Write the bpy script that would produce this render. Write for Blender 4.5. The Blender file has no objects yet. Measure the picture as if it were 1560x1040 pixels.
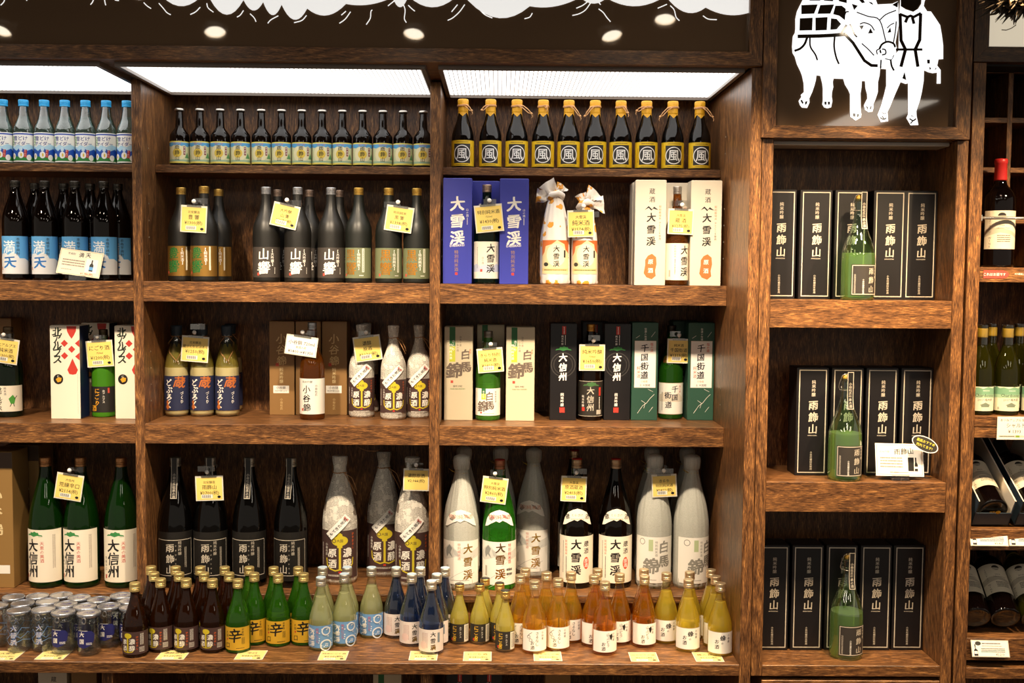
import bpy, bmesh, math, random
from mathutils import Vector, Matrix, Euler
random.seed(7)
sc = bpy.context.scene
col = sc.collection
PI = math.pi
# ---------------------------------------------------------------- camera
F = 1700.0
EYE = 1.55
cam_d = bpy.data.cameras.new('camera')
cam = bpy.data.objects.new('camera', cam_d)
col.objects.link(cam)
sc.camera = cam
cam_d.sensor_width = 36.0
cam_d.lens = 36.0 * F / 1560.0
cam_d.clip_start = 0.05
CAMR = Matrix.Rotation(math.radians(-0.64), 3, 'Z') @ Matrix.Rotation(math.radians(90 - 3.55), 3, 'X') @ Matrix.Rotation(math.radians(0.48), 3, 'Z')
cam.matrix_world = Matrix.Translation((0, 0, EYE)) @ CAMR.to_4x4()

def ray(px, py):
    return CAMR @ Vector(((px - 780) / F, -(py - 520) / F, -1.0))
def at(px, py, Y):          # world point seen at this pixel on the vertical plane y = Y
    d = ray(px, py)
    return Vector((0, 0, EYE)) + d * (Y / d.y)
def fl(px, py, z):          # world point seen at this pixel on the level z
    d = ray(px, py)
    return Vector((0, 0, EYE)) + d * ((z - EYE) / d.z)

# ---------------------------------------------------------------- world, light, exposure
w = bpy.data.worlds.new('world'); sc.world = w; w.use_nodes = True
bg = w.node_tree.nodes['Background']
bg.inputs[0].default_value = (1.0, 0.87, 0.72, 1)
bg.inputs[1].default_value = 0.30
sc.view_settings.view_transform = 'Standard'
sc.view_settings.look = 'None'
sc.view_settings.gamma = 1
sc.view_settings.use_curve_mapping = False
sc.view_settings.exposure = 0.14
sc.cycles.caustics_reflective = False
sc.cycles.caustics_refractive = False
sc.cycles.sample_clamp_indirect = 4.0
sc.cycles.max_bounces = 12
sc.cycles.transparent_max_bounces = 48
SPOT_W = 102.0
SPOT_C = (1.0, 0.80, 0.57)
PANEL_E = 2.6           # ceiling light panels over the bays
DOWN = []               # spot fixtures are built with the room below

# planes of the fixture
YF, YP, Y1, YR, YB, YTB = 3.043, 3.32, 3.45, 3.33, 3.68, 3.31

# ---------------------------------------------------------------- materials
def lin(h):
    h = h.lstrip('#')
    o = []
    for i in (0, 2, 4):
        v = int(h[i:i+2], 16) / 255
        o.append(v / 12.92 if v <= 0.04045 else ((v + 0.055) / 1.055) ** 2.4)
    return (*o, 1)
MATS = {}
def new_mat(name):
    m = bpy.data.materials.new(name); m.use_nodes = True
    nt = m.node_tree
    return m, nt, nt.nodes['Principled BSDF']
def paper(h, rough=0.55):
    k = ('p', h, rough)
    if k not in MATS:
        m, nt, b = new_mat('paper_' + h.lstrip('#'))
        b.inputs['Base Color'].default_value = lin(h)
        b.inputs['Roughness'].default_value = rough
        MATS[k] = m
    return MATS[k]
def metal(h, rough=0.3):
    k = ('m', h, rough)
    if k not in MATS:
        m, nt, b = new_mat('metal_' + h.lstrip('#'))
        b.inputs['Base Color'].default_value = lin(h)
        b.inputs['Roughness'].default_value = rough
        b.inputs['Metallic'].default_value = 0.85
        MATS[k] = m
    return MATS[k]
def foil(h): return metal(h, 0.38)
def emit(h, s):
    k = ('e', h, s)
    if k not in MATS:
        m, nt, b = new_mat('lit_' + h.lstrip('#'))
        b.inputs['Base Color'].default_value = lin(h)
        b.inputs['Emission Color'].default_value = lin(h)
        b.inputs['Emission Strength'].default_value = s
        b.inputs['Roughness'].default_value = 0.4
        MATS[k] = m
    return MATS[k]
def glass(h, rough=0.03, trans=1.0, ior=1.45):     # filled dark bottle: a solid refracting body
    k = ('g', h, rough, trans)
    if k not in MATS:
        m, nt, b = new_mat('glass_' + h.lstrip('#'))
        b.inputs['Base Color'].default_value = lin(h)
        b.inputs['Roughness'].default_value = rough
        b.inputs['Transmission Weight'].default_value = trans
        b.inputs['IOR'].default_value = ior
        MATS[k] = m
    return MATS[k]
def thin(h, gloss=0.12, rough=0.02):              # thin clear glass or film
    k = ('t', h, gloss, rough)
    if k not in MATS:
        m, nt, b = new_mat('clear_' + h.lstrip('#'))
        nt.nodes.remove(b)
        out = nt.nodes['Material Output']
        tr = nt.nodes.new('ShaderNodeBsdfTransparent'); tr.inputs[0].default_value = lin(h)
        gl = nt.nodes.new('ShaderNodeBsdfGlossy'); gl.inputs['Roughness'].default_value = rough
        lw = nt.nodes.new('ShaderNodeLayerWeight'); lw.inputs[0].default_value = 0.35
        mp = nt.nodes.new('ShaderNodeMath'); mp.operation = 'MULTIPLY_ADD'
        mp.inputs[1].default_value = 0.55; mp.inputs[2].default_value = gloss
        mx = nt.nodes.new('ShaderNodeMixShader')
        nt.links.new(lw.outputs['Facing'], mp.inputs[0])
        nt.links.new(mp.outputs[0], mx.inputs[0])
        nt.links.new(tr.outputs[0], mx.inputs[1]); nt.links.new(gl.outputs[0], mx.inputs[2])
        nt.links.new(mx.outputs[0], out.inputs[0])
        MATS[k] = m
    return MATS[k]
def liquid(h, cloud=0.5):
    k = ('l', h, cloud)
    if k not in MATS:
        m, nt, b = new_mat('liquid_' + h.lstrip('#'))
        nt.nodes.remove(b); out = nt.nodes['Material Output']
        tr = nt.nodes.new('ShaderNodeBsdfTransparent'); tr.inputs[0].default_value = lin(h)
        df = nt.nodes.new('ShaderNodeBsdfDiffuse'); df.inputs[0].default_value = lin(h)
        tl2 = nt.nodes.new('ShaderNodeBsdfTranslucent'); tl2.inputs[0].default_value = lin(h)
        m1 = nt.nodes.new('ShaderNodeMixShader'); m1.inputs[0].default_value = .45
        nt.links.new(df.outputs[0], m1.inputs[1]); nt.links.new(tl2.outputs[0], m1.inputs[2])
        m2 = nt.nodes.new('ShaderNodeMixShader'); m2.inputs[0].default_value = cloud
        nt.links.new(tr.outputs[0], m2.inputs[1]); nt.links.new(m1.outputs[0], m2.inputs[2])
        nt.links.new(m2.outputs[0], out.inputs[0])
        MATS[k] = m
    return MATS[k]
def wood(axis, tone=1.0, hue=0.0):
    k = ('w', axis, tone, hue)
    if k in MATS: return MATS[k]
    m, nt, b = new_mat('wood_' + axis)
    N = nt.nodes; L = nt.links
    tc = N.new('ShaderNodeTexCoord')
    def mapped(lo, hi, loc=(0, 0, 0)):
        mp = N.new('ShaderNodeMapping')
        s = [hi] * 3; s['xyz'.index(axis)] = lo
        mp.inputs['Scale'].default_value = s
        mp.inputs['Location'].default_value = loc
        L.new(tc.outputs['Object'], mp.inputs[0])
        return mp
    n1 = N.new('ShaderNodeTexNoise'); n1.inputs['Scale'].default_value = 1; n1.inputs['Detail'].default_value = 5; n1.inputs['Roughness'].default_value = 0.65; n1.inputs['Distortion'].default_value = 0.5
    L.new(mapped(42, 480).outputs[0], n1.inputs['Vector'])
    n2 = N.new('ShaderNodeTexNoise'); n2.inputs['Scale'].default_value = 1; n2.inputs['Detail'].default_value = 2
    L.new(mapped(1.3, 7, (3, 1, 2)).outputs[0], n2.inputs['Vector'])
    wv = N.new('ShaderNodeMath'); wv.operation = 'MULTIPLY'; wv.inputs[1].default_value = 110.0     # growth rings from a slow field
    L.new(n2.outputs['Fac'], wv.inputs[0])
    sn = N.new('ShaderNodeMath'); sn.operation = 'SINE'; L.new(wv.outputs[0], sn.inputs[0])
    mr = N.new('ShaderNodeMapRange'); mr.inputs['From Min'].default_value = -1; mr.inputs['To Min'].default_value = -0.05; mr.inputs['To Max'].default_value = 0.045
    L.new(sn.outputs[0], mr.inputs['Value'])
    ad = N.new('ShaderNodeMath'); ad.operation = 'ADD'; L.new(n1.outputs['Fac'], ad.inputs[0]); L.new(mr.outputs[0], ad.inputs[1])
    cr = N.new('ShaderNodeValToRGB')
    def tn(c): return (c[0] * tone, c[1] * tone * (1 + hue), c[2] * tone * (1 + hue), 1)
    e = cr.color_ramp.elements
    e[0].position = 0.32; e[0].color = tn((0.030, 0.012, 0.005))
    e[1].position = 0.72; e[1].color = tn((0.58, 0.28, 0.095))
    x = e.new(0.50); x.color = tn((0.150, 0.066, 0.026))
    x = e.new(0.60); x.color = tn((0.27, 0.118, 0.038))
    L.new(ad.outputs[0], cr.inputs[0]); L.new(cr.outputs[0], b.inputs['Base Color'])
    b.inputs['Roughness'].default_value = 0.36
    b.inputs['Specular IOR Level'].default_value = 0.35
    bp = N.new('ShaderNodeBump'); bp.inputs['Strength'].default_value = 0.25; bp.inputs['Distance'].default_value = 0.0008
    L.new(n1.outputs['Fac'], bp.inputs['Height']); L.new(bp.outputs[0], b.inputs['Normal'])
    MATS[k] = m
    return m

# ---------------------------------------------------------------- mesh helpers
class MB:
    def __init__(s): s.bm = bmesh.new(); s.mats = []
    def mi(s, m):
        if m not in s.mats: s.mats.append(m)
        return s.mats.index(m)
    def paint(s, faces, m, smooth=False):
        i = s.mi(m)
        for f in faces: f.material_index = i; f.smooth = smooth
    def box(s, a, b, m, bev=0.0):
        x0, y0, z0 = [min(p, q) for p, q in zip(a, b)]; x1, y1, z1 = [max(p, q) for p, q in zip(a, b)]
        vs = [s.bm.verts.new(p) for p in ((x0,y0,z0),(x1,y0,z0),(x1,y1,z0),(x0,y1,z0),(x0,y0,z1),(x1,y0,z1),(x1,y1,z1),(x0,y1,z1))]
        fs = [s.bm.faces.new([vs[i] for i in q]) for q in ((0,3,2,1),(4,5,6,7),(0,1,5,4),(1,2,6,5),(2,3,7,6),(3,0,4,7))]
        s.paint(fs, m)
        if bev > 0:
            es = list({e for f in fs for e in f.edges})
            r = bmesh.ops.bevel(s.bm, geom=es, offset=bev, segments=1, affect='EDGES')
            s.paint(r['faces'], m)
        return vs
    def quad(s, pts, m):
        s.paint([s.bm.faces.new([s.bm.verts.new(p) for p in pts])], m)
    def prism(s, pts, d, m):      # pts: 3-D loop, d: extrusion vector
        a = [s.bm.verts.new(p) for p in pts]; b = [s.bm.verts.new(Vector(p) + Vector(d)) for p in pts]
        fs = [s.bm.faces.new(a), s.bm.faces.new(b[::-1])]
        n = len(a)
        for i in range(n): fs.append(s.bm.faces.new((a[i], b[i], b[(i+1)%n], a[(i+1)%n])))
        s.paint(fs, m)
        bmesh.ops.recalc_face_normals(s.bm, faces=fs)
    def lathe(s, prof, m, seg=28, cap=True, smooth=True, fn=None, sharp=0.9):
        rings = []
        for r, z in prof:
            ring = []
            for k in range(seg):
                t = 2 * PI * k / seg
                rr = r if fn is None else fn(r, t, z)
                ring.append(s.bm.verts.new((rr * math.sin(t), -rr * math.cos(t), z)))
            rings.append(ring)
        fs = []
        for a, b in zip(rings, rings[1:]):
            for k in range(seg):
                fs.append(s.bm.faces.new((a[k], a[(k+1)%seg], b[(k+1)%seg], b[k])))
        s.paint(fs, m, smooth)
        if cap:
            s.paint([s.bm.faces.new(rings[0][::-1]), s.bm.faces.new(rings[-1])], m)
        return rings
    def tube(s, pts, r, m, seg=6, closed=False):
        pts = [Vector(p) for p in pts]; n = len(pts); rings = []
        up = Vector((0.13, 0.31, 0.94)).normalized()
        for i, p in enumerate(pts):
            if closed: d = pts[(i+1)%n] - pts[i-1]
            else: d = pts[min(i+1, n-1)] - pts[max(i-1, 0)]
            d.normalize()
            a = d.cross(up)
            if a.length < 1e-3: a = d.cross(Vector((1, 0, 0)))
            a.normalize(); b = d.cross(a)
            rr = r(i / (n - 1)) if callable(r) else r
            rings.append([s.bm.verts.new(p + a * rr * math.cos(2*PI*k/seg) + b * rr * math.sin(2*PI*k/seg)) for k in range(seg)])
        fs = []
        for i in range(n if closed else n - 1):
            a, b = rings[i], rings[(i+1)%n]
            for k in range(seg): fs.append(s.bm.faces.new((a[k], a[(k+1)%seg], b[(k+1)%seg], b[k])))
        s.paint(fs, m, True)
        if not closed: s.paint([s.bm.faces.new(rings[0][::-1]), s.bm.faces.new(rings[-1])], m)
    def mesh(s, name):
        me = bpy.data.meshes.new(name); s.bm.to_mesh(me); s.bm.free()
        for m in s.mats: me.materials.append(m)
        return me
    def obj(s, name, parent=None, loc=(0, 0, 0)):
        return mobj(name, s.mesh(name), parent, loc)
def mobj(name, me, parent=None, loc=(0, 0, 0)):
    o = bpy.data.objects.new(name, me); col.objects.link(o)
    o.parent = parent; o.location = loc
    return o
def tag(o, label, cat, group=None, kind=None):
    if label: o['label'] = label
    if cat: o['category'] = cat
    if group: o['group'] = group
    if kind: o['kind'] = kind
    return o
def empty(name, loc, label, cat, group=None, rotz=0.0):
    o = bpy.data.objects.new(name, None); col.objects.link(o)
    o.empty_display_size = 0.05
    o.location = loc; o.rotation_euler = (0, 0, rotz)
    return tag(o, label, cat, group)
# a kind of thing = a list of parts (name, mesh, index of parent part or None, part label)
def inst(parts, name, loc, label, cat, group=None, rotz=0.0, s=1.0, rot=None):
    root = empty(name, loc, label, cat, group, rotz)
    if rot is not None: root.rotation_mode = 'XYZ'; root.rotation_euler = rot
    if s != 1.0: root.scale = (s, s, s)
    made = []
    for p in parts:
        o = mobj(p[0], p[1], root if p[2] is None else made[p[2]])
        if len(p) > 3 and p[3]: o['label'] = p[3]
        made.append(o)
    return root

def smooth_prof(pts, n=4):
    # pts (r, z); 's' third item marks a corner that stays sharp
    out = []
    P = [Vector((p[0], p[1])) for p in pts]
    sharp = [len(p) > 2 for p in pts]
    for i in range(len(P) - 1):
        p1, p2 = P[i], P[i+1]
        p0 = P[i-1] if i > 0 and not sharp[i] else p1 - (p2 - p1)
        p3 = P[i+2] if i + 2 < len(P) and not sharp[i+1] else p2 + (p2 - p1)
        for k in range(n):
            t = k / n
            q = 0.5 * ((2*p1) + (-p0+p2)*t + (2*p0-5*p1+4*p2-p3)*t*t + (-p0+3*p1-3*p2+p3)*t**3)
            out.append((max(q.x, 0.0002), q.y))
    out.append((P[-1].x, P[-1].y))
    return out
# ---------------------------------------------------------------- flat print
GL = {}
def glyph(text, off, res):
    k = (text, off, res)
    if k not in GL:
        c = bpy.data.curves.new('glyph', 'FONT'); c.body = text; c.size = 1.0; c.offset = off; c.resolution_u = res; c.fill_mode = 'FRONT'
        o = bpy.data.objects.new('glyph', c); me = o.to_mesh()
        vs = [(v.co.x, v.co.y) for v in me.vertices]; fs = [tuple(p.vertices) for p in me.polygons]
        o.to_mesh_clear(); bpy.data.objects.remove(o); bpy.data.curves.remove(c)
        GL[k] = (vs, fs)
    return GL[k]
def put_glyph(mb, text, cx, cy, size, z, m, off=0.0, rot=0.0, sx=1.0, brush=False):
    vs, fs = glyph(text, 0.0, 1 if size < 14 else 2)
    if not vs: return
    if off > 0:
        if off >= .03: size *= .94
        d = off * .45 * size
        for q, (ox, oy) in enumerate(((d, d*.6), (-d, -d*.6), (d, -d*.6), (-d, d*.6))): put_glyph(mb, text, cx + ox, cy + oy, size, z + q * 2e-6, m, 0.0, rot, sx, off >= .03)
        return
    x0 = min(v[0] for v in vs); x1 = max(v[0] for v in vs)
    mx = (x0 + x1) / 2; my = 0.36
    ca, sa = math.cos(rot), math.sin(rot)
    out = []
    for x, y in vs:
        x -= mx; y -= my
        if brush: x, y = x + .035 * math.sin(6.5*y + 2*x + .6) + .02 * math.sin(15*y), y + .07 * x + .025 * math.sin(7*x + 3*y)
        x *= size * sx; y *= size
        out.append(mb.bm.verts.new((cx + ca*x - sa*y, cy + sa*x + ca*y, z)))
    i = mb.mi(m)
    for f in fs:
        try: fc = mb.bm.faces.new([out[k] for k in f])
        except ValueError: continue
        fc.normal_update()
        if fc.normal.z < 0: fc.normal_flip()
        fc.material_index = i
def flat(elems, W, H, s, R=None, name='label', thick=0.0):
    """Print elements given in photo-pixel units (x right, y down from the label's top left), scaled by s metres per pixel.
    The result is upright, facing -Y, its origin at the bottom centre; on a cylinder of radius R it is wrapped."""
    mb = MB()
    for n, e in enumerate(elems):
        z = 1.0 * n * 0.15 + 0.6 if False else 0.0
        k = e[0]; m = e[-1]
        lay = (n + 1)
        zz = lay * 1e-5
        if k == 'R':
            _, x0, y0, x1, y1, m = e
            mb.quad([(x0, -y1, zz), (x1, -y1, zz), (x1, -y0, zz), (x0, -y0, zz)], m)
        elif k == 'P':
            f = mb.bm.faces.new([mb.bm.verts.new((x, -y, zz)) for x, y in e[1]]); mb.paint([f], m)
            f.normal_update()
            if f.normal.z < 0: f.normal_flip()
            if len(e[1]) > 4: bmesh.ops.triangulate(mb.bm, faces=[f])
        elif k == 'C':
            _, cx, cy, rx, ry, m = e
            mb.paint([mb.bm.faces.new([mb.bm.verts.new((cx + rx*math.cos(2*PI*i/20), -cy + ry*math.sin(2*PI*i/20), zz)) for i in range(20)])], m)
        elif k == 'O':
            _, cx, cy, r0, r1, m = e
            a = [mb.bm.verts.new((cx + r0*math.cos(2*PI*i/28), -cy + r0*math.sin(2*PI*i/28), zz)) for i in range(28)]
            b = [mb.bm.verts.new((cx + r1*math.cos(2*PI*i/28), -cy + r1*math.sin(2*PI*i/28), zz)) for i in range(28)]
            mb.paint([mb.bm.faces.new((a[i], a[(i+1)%28], b[(i+1)%28], b[i])) for i in range(28)], m)
        elif k == 'F':                      # frame line: x0,y0,x1,y1,width
            _, x0, y0, x1, y1, t, m = e
            for q in ((x0,y0,x1,y0+t),(x0,y1-t,x1,y1),(x0,y0+t,x0+t,y1-t),(x1-t,y0+t,x1,y1-t)):
                mb.quad([(q[0], -q[3], zz), (q[2], -q[3], zz), (q[2], -q[1], zz), (q[0], -q[1], zz)], m)
        elif k == 'V':                      # vertical text: text, cx, ytop, size, step, bold
            _, t, cx, y0, sz, st, off, m = e
            for i, ch in enumerate(t): put_glyph(mb, ch, cx, -(y0 + sz/2 + i*st), sz, zz, m, off)
        elif k == 'H':                      # horizontal text: text, cx, cy, size, bold, rot
            _, t, cx, cy, sz, off, rot, m = e
            put_glyph(mb, t, cx, -cy, sz, zz, m, off, rot)
        elif k == 'L':                      # line of points with a width
            _, pts, wd, m = e
            for (xa, ya), (xb, yb) in zip(pts, pts[1:]):
                d = Vector((xb-xa, ya-yb))
                if d.length < 1e-6: continue
                n_ = Vector((-d.y, d.x)).normalized() * wd/2; ex = d.normalized() * wd * 0.25
                A = Vector((xa, -ya)) - ex; B = Vector((xb, -yb)) + ex
                q = [A - n_, B - n_, B + n_, A + n_]
                mb.quad([(v.x, v.y, zz) for v in q], m)
        elif k == 'M':                      # fine print dashes: x0,y0,x1,y1,rows,vertical
            _, x0, y0, x1, y1, rows, vert, m = e
            rr = random.Random(rows * 31 + int(x0 * 7))
            for i in range(rows):
                if vert:
                    xx = x0 + (x1-x0) * (i + .5) / rows; hh = (x1-x0) / rows * 0.5; y = y0
                    while y < y1 - 0.5:
                        l = rr.uniform(.6, 1.6); l = min(l, y1 - y)
                        mb.quad([(xx-hh/2, -(y+l), zz), (xx+hh/2, -(y+l), zz), (xx+hh/2, -y, zz), (xx-hh/2, -y, zz)], m); y += l + 0.45
                else:
                    yy = y0 + (y1-y0) * (i + .5) / rows; hh = (y1-y0) / rows * 0.5; x = x0
                    while x < x1 - 0.5:
                        l = rr.uniform(.6, 1.6); l = min(l, x1 - x)
                        mb.quad([(x, -(yy+hh/2), zz), (x+l, -(yy+hh/2), zz), (x+l, -(yy-hh/2), zz), (x, -(yy-hh/2), zz)], m); x += l + 0.45
    bm = mb.bm
    if R is not None:
        step = max(1.6, 0.0034 / s)
        k = -8
        while k * step < W + 10:
            bmesh.ops.bisect_plane(bm, geom=bm.verts[:] + bm.edges[:] + bm.faces[:], plane_co=(k*step, 0, 0), plane_no=(1, 0, 0))
            k += 1
    for v in bm.verts:
        u = (v.co.x - W/2) * s; z = (v.co.y + H) * s; lay = 0.0002 + v.co.z * 1e5 * (0.00003)
        if R is None: v.co = (u, -lay, z)
        else:
            a = u / R; rr = R + 0.0003 + lay
            v.co = (rr * math.sin(a), -rr * math.cos(a), z)
    return mb.mesh(name)
# ---------------------------------------------------------------- the room
def X(px, py, Y): return at(px, py, Y).x
def Z(px, py, Y): return at(px, py, Y).z
WX, WZ, WY = wood('x'), wood('z'), wood('y')
dark = paper('#0c0a09', 0.6)
CEIL = EYE + 0.93
mb = MB(); mb.box((-4, -2.5, -0.05), (4, 4.2, 0), paper('#5a4a3c', 0.35)); tag(mb.obj('floor'), 'dark brown shop floor', None, kind='structure')
mb = MB(); mb.box((-4, -2.5, CEIL), (4, 4.2, CEIL + 0.05), paper('#2c2825', 0.6)); tag(mb.obj('ceiling'), 'dark shop ceiling', None, kind='structure')
mb = MB(); mb.box((-4, 3.72, 0), (4, 3.8, CEIL), paper('#1c1613', 0.7)); tag(mb.obj('wall_back'), 'dark wall behind the shelving', None, kind='structure')

# ---- main shelving case
xl = X(-260, 300, YP)
px1 = (X(200, 180, YP), X(215, 180, YP))
px2 = (X(655.5, 180, YP), X(671.5, 180, YP))
xr = X(1143.5, 213, YF); xr2 = X(1161, 213, YF)
zc = Z(500, 98, 3.06)                       # underside of the light ceiling
z1 = Z(450, 252.5, Y1); z2 = Z(850, 433.5, YP); z3 = Z(550, 647.5, YP)
zr = Z(800, 907, YR); zk = Z(600, 1010, YF)
case = empty('wooden_display_shelf', (0, YB, 0), 'wide dark wood shelving case filled with sake bottles, left of the cow sign', 'shelf')
def part(mb, name, label=None, root=None):
    o = mb.obj(name, root or case)
    mw = root or case
    for v in o.data.vertices: v.co = v.co - mw.location
    if label: o['label'] = label
    return o
BV = 0.0012
for a, b in (px1, px2):
    m = MB(); m.box((a, YP, zr), (b, YB, zc), WZ, BV); part(m, 'partition')
m = MB(); m.box((xr, YF, 0), (xr2, YB, Z(600, 94, 3.02) - .001), WZ, BV); part(m, 'side_panel')
m = MB(); m.box((xl - .03, YP, 0), (xl, YB, zc), WZ, BV); part(m, 'side_panel')
m = MB(); m.box((xl, YB, 0), (xr, YB + 0.012, zc + .02), WZ); part(m, 'back_panel')
bays = ((xl, px1[0]), (px1[1], px2[0]), (px2[1], xr))
for a, b in bays:
    h1 = Z(450, 252.5, Y1) - Z(450, 264.5, Y1)
    m = MB(); m.box((a, Y1, z1 - h1), (b, YB, z1), WX, BV); part(m, 'shelf_board')
    for z in (z2, z3):
        h = Z(850, 433.5, YP) - Z(850, 464, YP)
        m = MB(); m.box((a, YP, z - h), (b, YB, z), WX, BV); part(m, 'shelf_board')
    # shelf pin holes as small pins in the partitions
    m = MB()
    for zz in [z2 + .08 + .05 * k for k in range(4)] + [z1 + .04 + .05 * k for k in range(2)] + [z3 + .06 + .05 * k for k in range(4)]:
        for yy in (YP + .06,):
            for xx in (a, b):
                m.box((xx - .0012, yy, zz), (xx + .0012, yy + .004, zz + .004), metal('#c8c0b0'))
    part(m, 'shelf_pins')
h = 0.022
m = MB(); m.box((xl, YR, zr - h), (xr, YB, zr), WX, BV); part(m, 'raised_shelf')
m = MB(); m.box((xl, YR + .02, zk), (xr, YR + .035, zr - h), WZ); part(m, 'riser_board')
hk = Z(600, 1010, YF) - Z(600, 1027, YF)
m = MB(); m.box((xl, YF, zk - hk), (xr, YB, zk), WX, BV); part(m, 'counter_board')
for p in ((155, 172), (641, 658)):
    a, b = X(p[0], 1035, YF + .04), X(p[1], 1035, YF + .04)
    m = MB(); m.box((a, YF + .04, 0), (b, YB, zk - hk), WZ, BV); part(m, 'lower_partition')
m = MB(); m.box((xl, YF + .06, 0), (xr, YB, 0.10), WX); part(m, 'plinth')
m = MB(); m.box((xl, YF + .05, zk - .37), (xr, YB, zk - .35), WX, BV); part(m, 'lower_shelf')

# ceiling board with three lit prismatic panels
m = MB(); m.box((xl, 3.0615, zc + .006), (xr, YB, zc + .03), WX); part(m, 'top_board')
def light_mat():
    m, nt, b = new_mat('lit_prismatic_panel')
    N = nt.nodes; L = nt.links
    tc = N.new('ShaderNodeTexCoord'); sp = N.new('ShaderNodeSeparateXYZ'); L.new(tc.outputs['Object'], sp.inputs[0])
    mu = N.new('ShaderNodeMath'); mu.operation = 'MULTIPLY'; mu.inputs[1].default_value = 80.0; L.new(sp.outputs['X'], mu.inputs[0])
    fr = N.new('ShaderNodeMath'); fr.operation = 'FRACT'; L.new(mu.outputs[0], fr.inputs[0])
    lt = N.new('ShaderNodeMath'); lt.operation = 'LESS_THAN'; lt.inputs[1].default_value = 0.25; L.new(fr.outputs[0], lt.inputs[0])
    mx = N.new('ShaderNodeMix'); mx.data_type = 'RGBA'
    mx.inputs['A'].default_value = (1, 0.98, 0.95, 1); mx.inputs['B'].default_value = (0.15, 0.147, 0.14, 1)
    L.new(lt.outputs[0], mx.inputs['Factor'])
    L.new(mx.outputs['Result'], b.inputs['Emission Color'])
    b.inputs['Emission Strength'].default_value = PANEL_E
    b.inputs['Base Color'].default_value = (0.8, 0.8, 0.8, 1)
    return m
LM = light_mat()
ztop = [(X(-200, 97, 3.08), X(148, 97, 3.08)), (X(184, 97, 3.08), X(642, 97, 3.08)), (X(675, 100, 3.08), X(1126, 102, 3.08))]
fr = paper('#6e6258', 0.35)
for a, b in ztop:
    m = MB(); m.box((a, 3.075, zc - .001), (b, 3.55, zc + .005), LM); lp = part(m, 'light_panel', 'white lit ceiling panel with fine ribs')
    m = MB()
    for q in ((a - .012, 3.063, a, 3.562), (b, 3.063, b + .012, 3.562), (a, 3.55, b, 3.562), (a, 3.063, b, 3.075)):
        m.box((q[0], q[1], zc - .010), (q[2], q[3], zc + .005), fr)
    o = m.obj('panel_frame', lp)
    for v in o.data.vertices: v.co = v.co - case.location

# ---- header sign above the case
hz0 = Z(600, 73, 3.02); hz1 = Z(600, 94, 3.02)
head = empty('header_sign', (0, 3.06, hz1), 'long dark glossy header sign with white cloud scallops above the left shelving', 'sign')
hx = X(1141.5, 80, 3.02); hx2 = X(1161.5, 97, 3.02)
top = CEIL - .002
m = MB(); m.prism([(xl, 3.02, hz1), (hx2, 3.02, hz1), (hx, 3.02, hz0), (xl, 3.02, hz0)], (0, .04, 0), WX); part(m, 'bottom_rail', root=head)
m = MB(); m.prism([(hx2 - .0006, 3.02, hz1), (hx2, 3.02, top), (hx, 3.02, top), (hx, 3.02, hz0 + .0006)], (0, .04, 0), WZ); part(m, 'side_rail', root=head)
gloss = paper('#2b2017', 0.04)
def glossy_board():
    m, nt, b = new_mat('black_acrylic')
    b.inputs['Base Color'].default_value = lin('#6a5440'); b.inputs['Roughness'].default_value = 0.035
    b.inputs['Specular IOR Level'].default_value = 0.4
    return m
GB = glossy_board()
m = MB(); m.box((xl, 3.040, hz0), (hx, 3.052, top), GB); part(m, 'glossy_panel', root=head)
YH = 3.0392
def panel_pts(pts, Y): return [at(x, y, Y) for x, y in pts]
# scalloped cloud edge traced in the sign's own plane
def arc(p0, p1, dip, n=9):
    out = []
    for i in range(n):
        t = i / n
        out.append((p0[0] + (p1[0]-p0[0])*t, p0[1] + (p1[1]-p0[1])*t + dip * 4 * t * (1 - t)))
    return out
edge = []
notches = [(-260, -20, 18), (-150, -14, 16), (-40, -22, 14), (60, -16, 10), (132, -10, 8), (190, -12, 14), (238, -16, 24.5), (314, -14, 29), (371, 0, 14.5), (401, 3, 18), (429, 7, 20), (468, 13, 14), (527, 6, 6), (598, -4, 18 - 2), (622, -6, 20), (702, -12, 32 - 4), (807, 9.5, 7), (884, -4, 12 - 3), (924, -3, 14), (1014, -6, 16), (1075, 11.5, 7.5), (1142, 19, 0)]
for a, b in zip(notches, notches[1:]): edge += arc(a[:2], b[:2], a[2])
edge.append((1141, 19.5))
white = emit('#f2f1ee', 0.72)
poly = [(1141, -140)] + [(-260, -140)] + edge
m = MB()
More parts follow.
